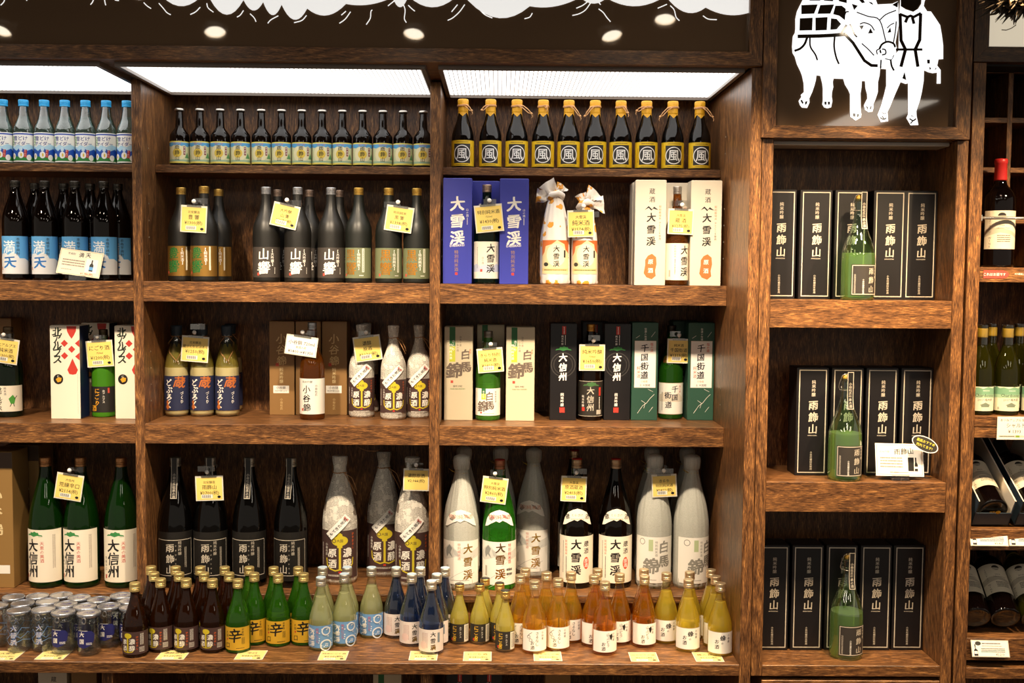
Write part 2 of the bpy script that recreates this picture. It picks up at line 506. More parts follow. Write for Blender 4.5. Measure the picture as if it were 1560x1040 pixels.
# build as vertical strips so the concave outline triangulates cleanly
for (xa, ya), (xb, yb) in zip(edge, edge[1:]):
    if xb - xa < 1e-3: continue
    m.prism(panel_pts([(xa, ya), (xb, yb), (xb, -150), (xa, -150)], YH), (0, -.0015, 0), white)
part(m, 'cloud_shape', 'white lit cloud scallops', root=head)
strokes = [[(7,0),(5,4),(1,8)],[(38,-4),(41,1)],[(143,-3),(141,3),(138,7)],[(159,-2),(160,4),(161,8)],[(175,0),(181,1)],[(219,4),(224,9),(230,13)],[(242,5),(249,13),(254,19),(260,22.5)],[(305,11),(298,18),(290,22)],[(315,5),(317,12),(325,18.5)],[(371,16),(366,23),(361,26)],[(381,21),(387,27),(390,33)],[(424,24),(413,30),(408,35.5)],[(467,23.5),(460,31),(448,34.5)],[(527,17),(523,20.5),(520,23)],[(534,18),(526,29),(517,35.5)],[(567,15),(565,18),(564,28),(558,37.5)],[(601,1),(591,9)],[(611,0),(617,14),(616,28),(619,34.5)],[(622,8),(627,13),(632,17)],[(697,7),(688,18)],[(708,7),(700,18),(690,27),(682,31)],[(722,5.5),(731,15),(739,22.5),(750,27.5)],[(811,20),(807,26),(799,28.5)],[(897,1),(888,8),(878,12.5)],[(901,2.5),(892,15),(882,21),(872,23.5)],[(907,-2),(915,7)],[(912,13.5),(919,19),(924,26),(930,33)],[(1016,6.5),(1008,10),(1002,12.5)],[(1021,8.5),(1027,15),(1030,26),(1035,31.5)],[(1071,24),(1079,29),(1092,30)]]
def smooth2(pts, n=4):
    q = smooth_prof([(p[0] + 1000, p[1]) for p in pts], n)
    return [(x - 1000, y) for x, y in q]
m = MB()
for st in strokes:
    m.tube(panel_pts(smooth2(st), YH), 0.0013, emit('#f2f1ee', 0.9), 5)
part(m, 'white_strokes', root=head)['kind'] = 'stuff'

# ---- tower
ty0 = Z(1310, 212.5, YF)
tl = (X(1161.5, 213, YF), X(1179, 213, YF)); tr = (X(1458.5, 213, YF), X(1476, 213, YF))
tower = empty('wooden_display_tower', (0, YTB, 0), 'narrow orange-brown wooden shelf tower holding black boxes below the cow sign', 'shelf')
tz = [(Z(1310, 457.5, YF), Z(1310, 500, YF)), (Z(1310, 734.5, YF), Z(1310, 780, YF)), (Z(1310, 1013.5, YF), Z(1310, 1030, YF))]
for a, b in (tl, tr):
    m = MB(); m.box((a + .0008, YF, tz[2][1] if (a, b) == tl else 0), (b, YTB, ty0), WZ, BV); part(m, 'side_panel', root=tower)
m = MB(); m.box((tl[0], YTB, 0), (tr[1], YTB + .01, ty0 + .1), WZ); part(m, 'back_panel', root=tower)
for a, b in tz[:2]:
    m = MB(); m.box((tl[1], YF, b), (tr[0], YTB, a), WX, BV); part(m, 'shelf_board', root=tower)
m = MB(); m.box((tl[1], YF - .001, tz[2][1]), (tr[0], YTB, tz[2][0]), WX, BV); part(m, 'shelf_board', root=tower)
m = MB(); m.box((tl[1], YF - .001, tz[2][1] - .07), (tr[0], YTB - .02, tz[2][1] - .012), wood('x', 1.2), BV); part(m, 'lower_drawer', root=tower)
m = MB(); m.box((tl[1], YF + .035, ty0 - .001), (tr[0] , YTB, ty0 + .02), WX); part(m, 'top_board', root=tower)
m = MB(); m.box((tl[1] + .004, YF + .04, ty0 - .012), (tr[0] - .004, YF + .13, ty0 - .001), paper('#b9b1a6', .3), .002); part(m, 'light_strip', 'unlit white diffuser strip', root=tower)

# ---- sign on the tower
sign = empty('cow_sign', (0, YF + .05, ty0), 'framed dark glossy sign with a white cow and a walking figure, above the tower', 'sign')
sx = (X(1163, 100, YF - .02), X(1184, 100, YF - .02), X(1459, 100, YF - .02), X(1481, 100, YF - .02))
sz = (ty0 + .001, Z(1310, 192, YF - .02))
y0, y1 = YF - .02, YF + .03
m = MB(); m.prism([(sx[0], y0, sz[0]), (sx[3], y0, sz[0]), (sx[2], y0, sz[1]), (sx[1], y0, sz[1])], (0, y1 - y0, 0), WX); part(m, 'bottom_rail', root=sign)
for a, b in ((sx[0], sx[1]), (sx[3], sx[2])):
    m = MB(); m.prism([(a, y0, sz[0] + .0006), (b, y0, sz[1] + .0006), (b, y0, top), (a, y0, top)], (0, y1 - y0, 0), WZ); part(m, 'side_rail', root=sign)
m = MB(); m.box((sx[1], YF, sz[1]), (sx[2], YF + .012, top), GB); part(m, 'glossy_panel', root=sign)
YS = YF - .0008
Sg = lambda pts: [(1190 + x / 5.2, y / 5.2) for x, y in pts]
lit = emit('#ffffff', 1.02)
def silhouette(name, pts, label):
    m = MB(); P = panel_pts(Sg(pts), YS)
    f = m.bm.faces.new([m.bm.verts.new(p) for p in P]); r = bmesh.ops.extrude_face_region(m.bm, geom=[f])
    for v in [g for g in r['geom'] if isinstance(g, bmesh.types.BMVert)]: v.co.y -= .0015
    bmesh.ops.triangulate(m.bm, faces=m.bm.faces[:]); bmesh.ops.recalc_face_normals(m.bm, faces=m.bm.faces[:]); m.paint(m.bm.faces[:], lit)
    return part(m, name, label, root=sign)
cow = [(190,-40),(150,40),(125,90),(112,150),(112,230),(108,262),(92,290),(86,370),(90,420),(108,450),(125,510),(150,560),(165,600),(178,660),(180,730),(155,752),(160,768),(138,800),(150,835),(165,852),(205,855),(224,812),(222,780),(245,730),(262,680),(275,630),(278,597),(310,600),(325,660),(330,700),(330,800),(325,825),(340,850),(365,858),(395,850),(405,800),(400,765),(402,730),(412,690),(408,650),(415,622),(492,625),(505,670),(530,710),(545,745),(545,890),(548,925),(590,955),(632,930),(635,905),(630,880),(628,740),(636,690),(638,642),(664,642),(668,700),(680,745),(682,780),(664,815),(655,835),(664,870),(690,888),(722,885),(732,850),(730,825),(745,790),(765,730),(766,650),(778,600),(783,545),(800,500),(880,470),(905,440),(915,380),(905,340),(915,280),(930,200),(930,80),(925,10),(880,30),(762,36),(735,-40)]
man = [(946,-40),(946,50),(985,75),(1045,95),(1085,70),(1110,30),(1115,-40),(1160,-40),(1135,10),(1128,48),(1155,90),(1185,92),(1225,150),(1258,200),(1272,280),(1282,360),(1282,468),(1245,470),(1235,520),(1262,555),(1262,662),(1232,662),(1235,575),(1200,580),(1165,572),(1130,556),(1128,640),(1115,720),(1100,790),(1070,880),(1072,920),(1086,990),(1025,992),(992,935),(1005,905),(1005,720),(1005,660),(985,665),(945,650),(905,740),(860,850),(842,885),(846,960),(790,968),(762,910),(790,840),(815,750),(832,680),(832,548),(790,545),(800,478),(860,474),(930,400),(935,120)]
cw = silhouette('cow_silhouette', cow, 'white lit cow silhouette')
mn = silhouette('walking_figure_silhouette', man, 'white lit figure in a kimono jacket leading the cow')
lines = [  # dark strokes over the white
    ([(600,97),(690,130),(780,160),(830,330)],7),([(780,160),(830,115),(910,82)],7),([(625,190),(660,180),(710,200),(738,240)],7),([(545,192),(565,230),(580,270),(600,292)],9),
    ([(840,222),(865,198),(895,183)],6),([(912,170),(905,250),(890,335)],7),([(640,345),(690,390),(735,438)],7),([(500,265),(570,340),(660,480),(715,518),(762,520)],18),
    ([(135,288),(300,285),(400,280),(500,272)],22),([(205,300),(185,350),(150,385),(108,402)],14),([(228,300),(232,370),(270,430),(287,475)],10),([(424,290),(420,370),(435,450),(457,505)],11),
    ([(762,430),(757,400),(785,385)],7),([(780,385),(800,350),(845,330),(890,345),(903,372)],12),([(785,395),(790,420),(782,400)],8),([(800,388),(825,395),(828,425),(800,435)],8),([(825,465),(870,472),(897,435)],6),([(868,475),(875,520),(893,557)],11),
    ([(792,475),(788,540)],9),([(480,260),(518,200)],14),([(505,115),(515,95),(535,92)],8),
    ([(942,112),(950,320),(985,392),(950,525)],20),([(1105,110),(1098,315),(1062,392),(1083,525)],20),([(912,392),(1117,392)],14),([(942,112),(1000,135),(1025,125),(1050,135),(1105,105)],16),([(1000,140),(985,175)],18),([(1040,140),(1052,185)],18),
    ([(798,890),(815,900),(830,895)],4),([(785,932),(812,945),(832,935)],8),([(1028,916),(1048,922)],4),([(1018,940),(1045,955),(1068,940)],8),([(800,920),(815,940)],7),([(1025,978),(1045,955)],7)]
darkshapes = [[(160,40),(290,35),(262,108),(160,112)],[(310,40),(420,35),(390,108),(288,110)],[(430,45),(480,45),(512,70),(480,90),(505,160),(460,125),(412,112)],[(148,145),(250,140),(246,240),(145,242)],[(272,140),(368,135),(362,238),(272,242)],[(395,145),(440,150),(475,190),(440,232),(390,236)],
    [(560,30),(608,45),(578,80)],[(880,38),(928,10),(922,60)],[(225,-20),(310,-20),(310,5),(225,5)],[(330,-20),(420,-20),(410,10),(340,5)],[(440,-20),(520,-20),(520,25),(460,10)],
    [(618,205),(655,202),(638,235)],[(688,265),(728,262),(708,222)],[(842,260),(872,255),(865,215)],[(152,795),(165,790),(178,815),(168,824)],[(190,805),(208,800),(203,822),(190,832)],[(343,805),(360,805),(358,830),(344,828)],[(370,805),(387,805),(386,828),(372,830)],[(568,895),(588,900),(588,925),(570,922)],[(600,905),(618,900),(615,922),(600,930)],[(670,835),(690,850),(685,872)],[(705,845),(718,838),(712,865),(702,868)],
    [(978,568),(992,635),(960,620)],[(1156,472),(1178,472),(1178,503),(1158,503)],[(1172,528),(1190,540),(1178,556)],[(1215,555),(1228,532),(1230,545)],[(950,-40),(1110,-40),(1102,30),(1070,78),(1048,88),(950,50)],[(600,-20),(640,-20),(665,20),(640,25)],[(690,12),(720,20),(732,40),(710,30)]]
DK = paper('#33271c', 0.06)
m = MB()
for pts, wd in lines:
    P = Sg(smooth2(pts, 4) if len(pts) > 2 and wd < 15 else pts); hw = wd * 1.3 / 5.2 / 2
    for k, ((xa, ya), (xb, yb)) in enumerate(zip(P, P[1:])):
        d = Vector((xb - xa, yb - ya)); n_ = Vector((-d.y, d.x)).normalized() * hw; e = d.normalized() * hw * .3
        q = [(xa - e.x - n_.x, ya - e.y - n_.y), (xb + e.x - n_.x, yb + e.y - n_.y), (xb + e.x + n_.x, yb + e.y + n_.y), (xa - e.x + n_.x, ya - e.y + n_.y)]
        m.quad(panel_pts(q, YS - .0019), DK)
part(m, 'dark_line_work', root=sign)['kind'] = 'stuff'
m = MB()
for pts in darkshapes:
    f = m.bm.faces.new([m.bm.verts.new(p) for p in panel_pts(Sg(pts), YS - .0019)]); m.paint([f], DK)
    bmesh.ops.triangulate(m.bm, faces=[f])
part(m, 'load_of_bundles', 'dark bundles and marks cut in the white figures', root=sign)['kind'] = 'stuff'

# ---- wine rack on the right
wine = empty('wine_rack', (0, 3.4, 0), 'dark wooden wine rack at the right edge with pigeonholes and wine bottles', 'shelf')
wl = (X(1480, 213, YF), X(1499.5, 213, YF)); wr = X(1700, 400, YF)
wtop = Z(1530, 95, YF)
YW = 3.42
m = MB(); m.box((wl[0], YF, 0), (wl[1], YW, wtop - .001), WZ, BV); part(m, 'side_panel', root=wine)
m = MB(); m.box((wr, YF, 0), (wr + .03, YW, wtop - .001), WZ, BV); part(m, 'side_panel', root=wine)
m = MB(); m.box((wl[1], YW, 0), (wr, YW + .01, wtop), WZ); part(m, 'back_panel', root=wine)
m = MB(); m.box((wl[1], YF + .035, wtop - .004), (wr, YW, wtop + .01), dark); part(m, 'top_board', root=wine)
m = MB(); m.box((wl[1], YF + .10, Z(1530, 106, YF + .1)), (wr, YF + .11, Z(1530, 101, YF + .1)), emit('#fff4e4', 1.1)); part(m, 'light_strip', 'lit white strip', root=wine)
YG = 3.17
m = MB(); m.box((wl[1], YG, Z(1530, 111, YG)), (wr, YG + .02, Z(1530, 106.5, YG)), WX); part(m, 'rack_rail', root=wine)
for k in range(4):
    xx = X(1534 + 52 * k, 200, YG)
    m = MB(); m.box((xx, YG, Z(1530, 404, YF)), (xx + .0145, YW, Z(1530, 108, YG)), WZ, .0008); part(m, 'rack_divider', root=wine)
for yy in (179, 255, 332):
    m = MB(); m.box((wl[1], YG + .001, Z(1530, yy + 8, YG)), (wr, YW, Z(1530, yy, YG)), WX, .0008); part(m, 'rack_shelf', root=wine)
wz = {'a': (Z(1530, 407, YF), Z(1530, 430, YF)), 'b': (Z(1530, 634, YF), Z(1530, 650, YF)), 'c': (Z(1530, 651.5, YF), Z(1530, 667, YF)), 'd': (Z(1530, 806, YF), Z(1530, 838, YF)), 'e': (Z(1530, 974, YF), Z(1530, 1008, YF)), 'f': (Z(1530, 1017, YF), Z(1530, 1034, YF))}
for k in 'abcdef':
    a, b = wz[k]
    y0 = YF + (.012 if k in 'e' else 0)
    m = MB(); m.box((wl[1], y0, b), (wr, YW, a), WX, BV); part(m, 'shelf_board', root=wine)
m = MB(); zz = Z(1520, 332, YF + .01); m.tube([(wl[1], YF + .012, zz), (wr, YF + .012, zz)], .0042, metal('#d8d4cc', .2), 10); m.box((wl[1], YF + .004, zz - .008), (wl[1] + .004, YF + .02, zz + .008), metal('#d8d4cc', .2)); part(m, 'guard_rail', 'chrome guard rail', root=wine)
# header sign of the wine rack
h2 = empty('wine_header_sign', (0, YF + .03, wtop), 'dark framed header sign with a cream panel above the wine rack', 'sign')
q = (X(1484.6, 60, YF - .01), X(1507, 60, YF - .01)); qz = (Z(1530, 94, YF - .01), Z(1530, 71, YF - .01))
WDX, WDZ = wood('x', .45), wood('z', .45)
m = MB(); m.prism([(q[0], YF - .01, qz[0]), (wr, YF - .01, qz[0]), (wr, YF - .01, qz[1]), (q[1], YF - .01, qz[1])], (0, .04, 0), WDX); part(m, 'bottom_rail', root=h2)
m = MB(); m.prism([(q[0], YF - .01, qz[0] + .0006), (q[1], YF - .01, qz[1] + .0006), (q[1], YF - .01, top), (q[0], YF - .01, top)], (0, .04, 0), WDZ); part(m, 'side_rail', root=h2)
m = MB(); m.box((q[1], YF + .01, qz[1]), (wr, YF + .02, top), emit('#efe2c8', .55)); part(m, 'cream_panel', root=h2)
m = MB(); m.tube(panel_pts([(1526, 45.5), (1533, 46), (1541, 43), (1548, 38)], YF + .008), .0012, paper('#3a3028'), 5); part(m, 'painted_stroke', root=h2)

# hanging straw ornament in front, out at the top right
m = MB()
c0 = at(1566, -26, 2.62)
rnd = random.Random(3)
for k in range(800):
    th = rnd.uniform(0, 2 * PI); ph = math.acos(rnd.uniform(-1, 1)); r = .118
    d = Vector((math.sin(ph) * math.cos(th), math.sin(ph) * math.sin(th) * .8, math.cos(ph) * .72))
    p = c0 + d * r * rnd.uniform(.35, .8); e = c0 + d * r * rnd.uniform(.86, 1.06) + Vector((rnd.uniform(-.02, .02), 0, rnd.uniform(-.02, .02)))
    m.tube([p, (p + e) / 2 + Vector((0, 0, -.004)), e], lambda t: .006 * (1.1 - t), paper(rnd.choice(['#2e2213', '#291e11', '#352812'])), 4)
so = empty('cedar_leaf_ball', c0, 'brown ball of dried cedar twigs hanging at the top right corner', 'ornament')
o = m.obj('dry_twigs', so)
for v in o.data.vertices: v.co = v.co - c0
o['kind'] = 'stuff'
m = MB(); m.tube([(0, 0, .05), (0, 0, CEIL - c0.z)], .003, paper('#6a5030'), 6); m.obj('hanging_cord', so)

# ---- glowing panels added unseen behind the camera to put highlights on the bottles
for k, (px_, py_) in enumerate(((-1.9, .2), (-.55, -.3), (.75, .2), (2.1, -.3))):
    r = empty('ceiling_light_panel', (px_, py_, CEIL - .03), 'rectangular shop ceiling light behind the photographer, ' + ('leftmost', 'second from left', 'third from left', 'rightmost')[k], 'ceiling light', 'shop ceiling lights')
    m = MB(); m.box((-.17, -.62, 0), (.17, .62, .029), paper('#d8d4cc', .4), .002); m.obj('light_housing', r)
    m = MB(); m.box((-.15, -.60, -.003), (.15, .60, -.0005), emit('#fff2e0', 9)); m.obj('lit_diffuser', r)
# ---- ceiling spot fixtures
def fixture(X0, Y0, zoff, aim, power, label, color=SPOT_C, size=75):
    loc = Vector((X0, Y0, EYE + zoff))
    r = empty('ceiling_spotlight', loc, label, 'spotlight', 'ceiling spotlights over the counter')
    d = (Vector(aim) - loc).normalized()
    q = d.to_track_quat('-Z', 'Y')
    m = MB(); m.lathe([(.036, .0), (.040, .0), (.040, .07), (.030, .085)], metal('#d9cdbb', .25), 24, cap=False)
    m.lathe([(.0395, .0), (.034, .001), (.030, .02), (.031, .03)], metal('#fff0dc', .12), 24, cap=False)
    o = m.obj('spot_can', r); o.rotation_mode = 'QUATERNION'; o.rotation_quaternion = q
    m = MB(); m.lathe([(.0005, .017), (.0305, .018)], emit('#fff0d8', 30), 24); o = m.obj('lit_lens', r, (0, 0, 0)); o.rotation_mode = 'QUATERNION'; o.rotation_quaternion = q
    m = MB(); m.tube([(0, 0, .03), (0, 0, CEIL - loc.z)], .006, metal('#bdb2a2', .4), 8); m.obj('mounting_stem', r)
    l = bpy.data.lights.new('spot_beam', 'SPOT'); l.energy = power; l.color = color; l.spot_size = math.radians(size); l.spot_blend = .8; l.shadow_soft_size = .03
    lo = bpy.data.objects.new('spot_beam', l); col.objects.link(lo); lo.location = loc + d * .004; lo.rotation_mode = 'QUATERNION'; lo.rotation_quaternion = q
    return r
def refl(px, py, Y0):   # a fixture whose mirror image in the header panel (y = 3.04) shows at this pixel
    p = at(px, py, 2 * 3.04 - Y0); return p.x, Y0, p.z - EYE
names = ['far left', 'second from the left', 'third from the left', 'fourth from the left', 'fifth from the left', 'sixth from the left', 'seventh from the left', 'far right']
FX = [(-330, 46, 2.45), (0, 50, 2.45), (328, 52, 2.45), (630, 55, 2.45), (933, 58, 2.45), (1013, 33, 2.45)]
for k, (a, b, Y0) in enumerate(FX):
    x, y, zo = refl(a, b, Y0)
    fixture(x, y, zo, (x + (.25 if k in (2, 4) else -.1), 3.2, EYE - .55), SPOT_W * (.55 if k == 5 else .95), 'small round ceiling spotlight, ' + names[k] + ', mirrored in the header panel' if k else 'small round ceiling spotlight beyond the left edge')
fixture(1.15, 2.35, .80, (1.05, 3.1, EYE - .5), SPOT_W * 1.15, 'small round ceiling spotlight in front of the tower', (1.0, .72, .42))
fixture(1.75, 2.25, .82, (1.35, 3.1, EYE - .6), SPOT_W * 1.2, 'small round ceiling spotlight in front of the wine rack', (1.0, .72, .42))
# ---------------------------------------------------------------- kinds of bottle
S = 0.002; SK = 0.00188; ST = 0.00182
K = paper('#12100e'); Wt = paper('#f1ede2'); WH = paper('#fbf8f0'); CR = paper('#efe6d2'); RD = paper('#c4372a'); GD = foil('#c99b4a'); SV = paper('#c9bfae')
def lath(prof, mat, seg=28, **k):
    m = MB(); m.lathe(prof, mat, seg, **k); return m.mesh('lathe')
def screw_cap(r, z0, h, mat, top=None, seg=24):
    m = MB()
    pr = [(r*.97, z0), (r, z0 + h*.03), (r, z0 + h*.28), (r*.93, z0 + h*.32), (r, z0 + h*.37), (r, z0 + h*.48), (r*.94, z0 + h*.52), (r, z0 + h*.57), (r, z0 + h*.92), (r*.93, z0 + h)]
    m.lathe(pr, mat, seg, smooth=False)
    if top: m.lathe([(r*.93, z0 + h - .0004), (r*.95, z0 + h + .0010), (r*.86, z0 + h + .0018)], top, seg)
    return m.mesh('cap')
def crown(r, z0, mat):
    m = MB(); m.lathe([(r*.98, z0), (r*1.08, z0 + .001), (r, z0 + .004), (r*.9, z0 + .0065), (r*.5, z0 + .0075)], mat, 42, fn=lambda q, t, z: q * (1 + (.035 * math.sin(21*t) if z < z0 + .003 else 0)))
    return m.mesh('cap')
def body(prof, R, H, mat, seg=30, base=True):
    pts = [(p[0]*R, p[1]*H) + tuple(p[2:]) for p in prof]
    pr = [(R*.80, 0.0005), (R*.93, 0.0), (R*.985, H*.008), (R, H*.02)]
    return lath([(R*.55, .004)] + pr[:1] + pr[1:] + smooth_prof(pts, 4), mat, seg)
P720 = [(1, .03), (1, .49, 's'), (.98, .55), (.88, .62), (.67, .69), (.49, .76), (.40, .82), (.36, .88), (.345, .955)]
P1800 = [(1, .03), (1, .46, 's'), (.97, .52), (.85, .62), (.63, .73), (.44, .82), (.34, .89), (.31, .955)]
PBEER = [(1, .03), (1, .50, 's'), (.95, .55), (.70, .61), (.48, .66), (.43, .70), (.39, .85), (.36, .95), (.42, .955), (.42, .975)]
PCID = [(1, .03), (1, .50, 's'), (.96, .56), (.80, .63), (.64, .69), (.55, .75), (.42, .88), (.40, .94)]
PKAZE = [(1, .03), (1, .42, 's'), (.95, .50), (.76, .60), (.56, .69), (.43, .78), (.36, .86), (.34, .96)]
P300 = [(1, .03), (1, .40, 's'), (.96, .46), (.80, .56), (.60, .66), (.44, .76), (.36, .83), (.34, .90), (.34, .94)]
PMAN = [(1, .03), (1, .58, 's'), (.96, .64), (.80, .72), (.58, .80), (.42, .87), (.36, .91), (.34, .95)]
PTOW = [(1, .03), (1, .38, 's'), (.96, .45), (.80, .54), (.60, .62), (.45, .69), (.33, .77), (.30, .84), (.30, .92), (.34, .925), (.34, .945)]
PBORD = [(1, .03), (1, .60, 's'), (.97, .65), (.80, .70), (.52, .745), (.40, .78), (.36, .83), (.34, .98)]
PBURG = [(1, .03), (1, .46, 's'), (.96, .52), (.80, .62), (.58, .70), (.44, .76), (.40, .82), (.38, .99)]

def cut(prof, z1, off):       # inner body up to a liquid level
    pts = smooth_prof([(p[0], p[1]) + tuple(p[2:]) for p in prof], 4)
    out = []
    for a, b in zip(pts, pts[1:]):
        if a[1] >= z1: break
        out.append(a)
        if b[1] > z1:
            t = (z1 - a[1]) / (b[1] - a[1]); out.append((a[0] + (b[0]-a[0])*t, z1)); break
    return out
def liquid_mesh(prof, R, H, level, mat, inset=.0016):
    pts = [(max(r*R - inset, .002), z*H + (.003 if z < .05 else 0)) for r, z in cut(prof, level, 0)]
    pts = [(pts[0][0]*.9, .0035)] + [p for p in pts if p[1] > .0036]
    return lath(pts, mat, 26)
def lab(elems, W, H, s, R, z0, name='front_label'):
    me = flat(elems, W, H, s, R, name)
    for v in me.vertices: v.co.z += z0
    return me
def rotmesh(me, a):
    me.transform(Matrix.Rotation(a, 4, 'Z')); return me
KIND = {}

# 1 cider
R, H = .0305, .196
e = [('R',-6,0,38,46,WH), ('R',-6,1.5,38,3.6,paper('#2a4bb0')), ('P',[(-6,22),(0,20),(6,23),(12,19),(20,22),(28,18),(38,21),(38,30),(-6,30)],paper('#b9dff0')),
     ('P',[(-6,28),(2,24),(10,29),(17,23),(25,29),(34,25),(38,28),(38,40),(-6,40)],paper('#1f56b8')), ('C',17,26,2.6,3.6,paper('#cfe9f6')),
     ('P',[(-6,38),(4,36),(16,39),(28,36),(38,39),(38,44),(-6,44)],paper('#2f8a3c')), ('C',4,37,4.2,5,WH), ('C',17,35,4.4,5.4,WH), ('C',29,39,4,4.6,WH), ('C',4.5,37,1.2,2.6,paper('#e8c63c')), ('C',17.5,35,1.2,2.8,paper('#e8c63c')),
     ('R',1.5,6,5,20,paper('#6aa83a')), ('V','信州産',3.2,7,3.6,4.2,.01,WH),
     ('H','雪どけ',16,9.5,7.6,.02,0,paper('#273a8c')), ('H','サイダー',17.5,17.5,6.6,.02,0,paper('#273a8c')), ('P',[(22,27),(26,27),(25,39),(21,39)],RD), ('V','りんご',23.4,27.5,3.2,3.7,0,WH)]
gb = body(PCID, R, H, thin('#cfe3de', .10)); lq = liquid_mesh(PCID, R, H, .74, liquid('#e4f0ec', .12))
BL = paper('#2f9fd6', .35)
KIND['cider'] = ([('bottle_body', gb, None), ('liquid', lq, 0), ('cap', screw_cap(.0150, H*.90, H*.10, BL), None), ('front_label', lab(e, 32, 46, .00195, R, .005), None)], R, H)
# 2 beer
R, H = .0300, .174
YL = paper('#eedb62')
e = [('R',-6,0,38,34,YL), ('R',-6,1.5,38,32,paper('#dcdcae')), ('P',[(-6,2),(38,2),(38,6),(32,8.5),(26,6),(18,8.5),(10,6),(4,8.5),(-6,6)],paper('#5aa6d8')), ('H','信州 小谷',15,3.4,3,.0,0,paper('#d86a5a')),
     ('C',15,18,13,12.5,paper('#f0e6b8')), ('C',15,18,7,7,paper('#e9c94c')), ('P',[(27,26),(31,17),(35,26)],paper('#5d9a5e')), ('R',-6,28.5,38,31,paper('#9fc0a4')), ('R',-6,31.5,38,34,YL),
     ('V','雨飾山',15,5,8.2,8.6,.03,K), ('R',24.5,8,28,21,paper('#8c2a2a')), ('V','地麦酒',26.3,8.5,3.2,4,0,WH)]
blk = glass('#1a0f08', .04, .6)
KIND['beer'] = ([('bottle_body', body(PBEER, R, H, blk), None), ('crown_cap', crown(.0138, H*.965, metal('#b9b4ac', .3)), None), ('front_label', lab(e, 30, 34, .00195, R, .006), None)], R, H)
# 3 kaze
R, H = .0350, .212
KY = paper('#ecc41e')
e = [('R',-7,0,43,40,KY), ('R',4.5,5.5,31.5,35.5,paper('#2c2823')), ('F',-7,0,43,40,.8,paper('#b48f18')), ('O',18,21,12,13.4,WH), ('H','風',18,21,19,.02,0,WH), ('M',8,2,28,4,1,0,K), ('M',8,37,28,38.6,1,0,K), ('M',1.2,10,2.8,32,1,1,paper('#9a4a1a')), ('M',33.2,10,34.8,32,1,1,paper('#9a4a1a'))]
CAPW = paper('#e0a41c', .5)
m = MB()
m.lathe([(.0150, H*.80), (.0158, H*.83), (.0152, H*.88), (.0165, H*.93), (.0168, H*.985), (.0150, H), (.0145, H)], CAPW, 32, fn=lambda q, t, z: q * (1 + .03 * math.sin(7*t + 9*z)))
for k in range(4):                                    # pointed hem of the wrapped cap
    t0 = k * PI/2 + PI/4 - PI/4; a, b, c = t0 - PI/4, t0 + PI/4, t0
    r0 = .0152; P = lambda t, z, r: (r*math.sin(t), -r*math.cos(t), z)
    for j in range(4):
        ta, tb = a + (b-a)*j/4, a + (b-a)*(j+1)/4
        za, zb = [H*.803 - H*.055*(1 - abs((t-c)/(PI/4))) for t in (ta, tb)]
        m.quad([P(ta, za, r0 + .0012), P(tb, zb, r0 + .0012), P(tb, H*.81, r0 + .0006), P(ta, H*.81, r0 + .0006)], CAPW)
kcap = m.mesh('wrapped_cap')
KIND['kaze'] = ([('bottle_body', body(PKAZE, R, H, glass('#120c08', .03, .55)), None), ('wrapped_cap', kcap, None), ('front_label', lab(e, 36, 40, .00198, R, .005), None)], R, H)
ROPE = paper('#d4a06a', .8)
def rope_mesh(side, H, dx, dz, z=.90, r0=.0165, rr=.0017, mat=ROPE, loops=2, tail=True, fy=0.0):
    m = MB()
    for k in range(loops):
        m.tube([(r0*1.04*math.sin(t), -r0*1.04*math.cos(t), H*z + k*.0028 + .001*math.sin(2*t)) for t in [2*PI*i/20 for i in range(20)]], rr, mat, 5, closed=True)
    x0 = side * r0 * .3; yf = -r0 * 1.15
    xk, zk_ = side * dx, H*z - dz
    for q in (-1, 1):
        m.tube([(x0, yf, H*z), (x0 + (xk-x0)*.35, yf + fy*.4, H*z - dz*.15 + q*.004), (x0 + (xk-x0)*.75, yf + fy*.8, H*z - dz*.7 + q*.005), (xk, yf + fy, zk_)], rr, mat, 5)
    m.lathe([(.0006, -.004), (.0036, -.0015), (.0036, .0015), (.0006, .004)], mat, 8)
    for v in m.bm.verts[-32:]: v.co += Vector((xk, yf + fy, zk_))
    if tail: m.tube([(xk, yf + fy, zk_), (xk + side*.003, yf + fy, zk_ - .008), (xk + side*.001, yf + fy, zk_ - .013)], rr*.9, mat, 5)
    return m.mesh('cord')
# 4 manten
R, H = .0385, .298
e = [('R',-7,0,49,58,paper('#5aa2dc')), ('P',[(-7,34),(0,33),(4,27),(12,26),(16,29),(22,25),(30,28),(33,34),(41,34),(49,38),(49,58),(-7,58)],paper('#d9dde2')),
     ('H','満',17,17,21,.02,0,paper('#e8eef2')), ('H','天',18,40,22,.05,0,paper('#1d72c2')), ('V','本格芋焼酎',31,2,5.2,5.6,.01,K), ('R',2,47,5,52,paper('#c07040')), ('M',2,34,3.4,46,1,1,paper('#555555'))]
BR = glass('#140a05', .02, .7)
bcap = metal('#4a4640', .3)
KIND['manten'] = ([('bottle_body', body(PMAN, R, H, BR), None), ('cap', screw_cap(.0155, H*.935, H*.065, bcap), None), ('front_label', lab(e, 42, 58, .00195, R, .018), None)], R, H)
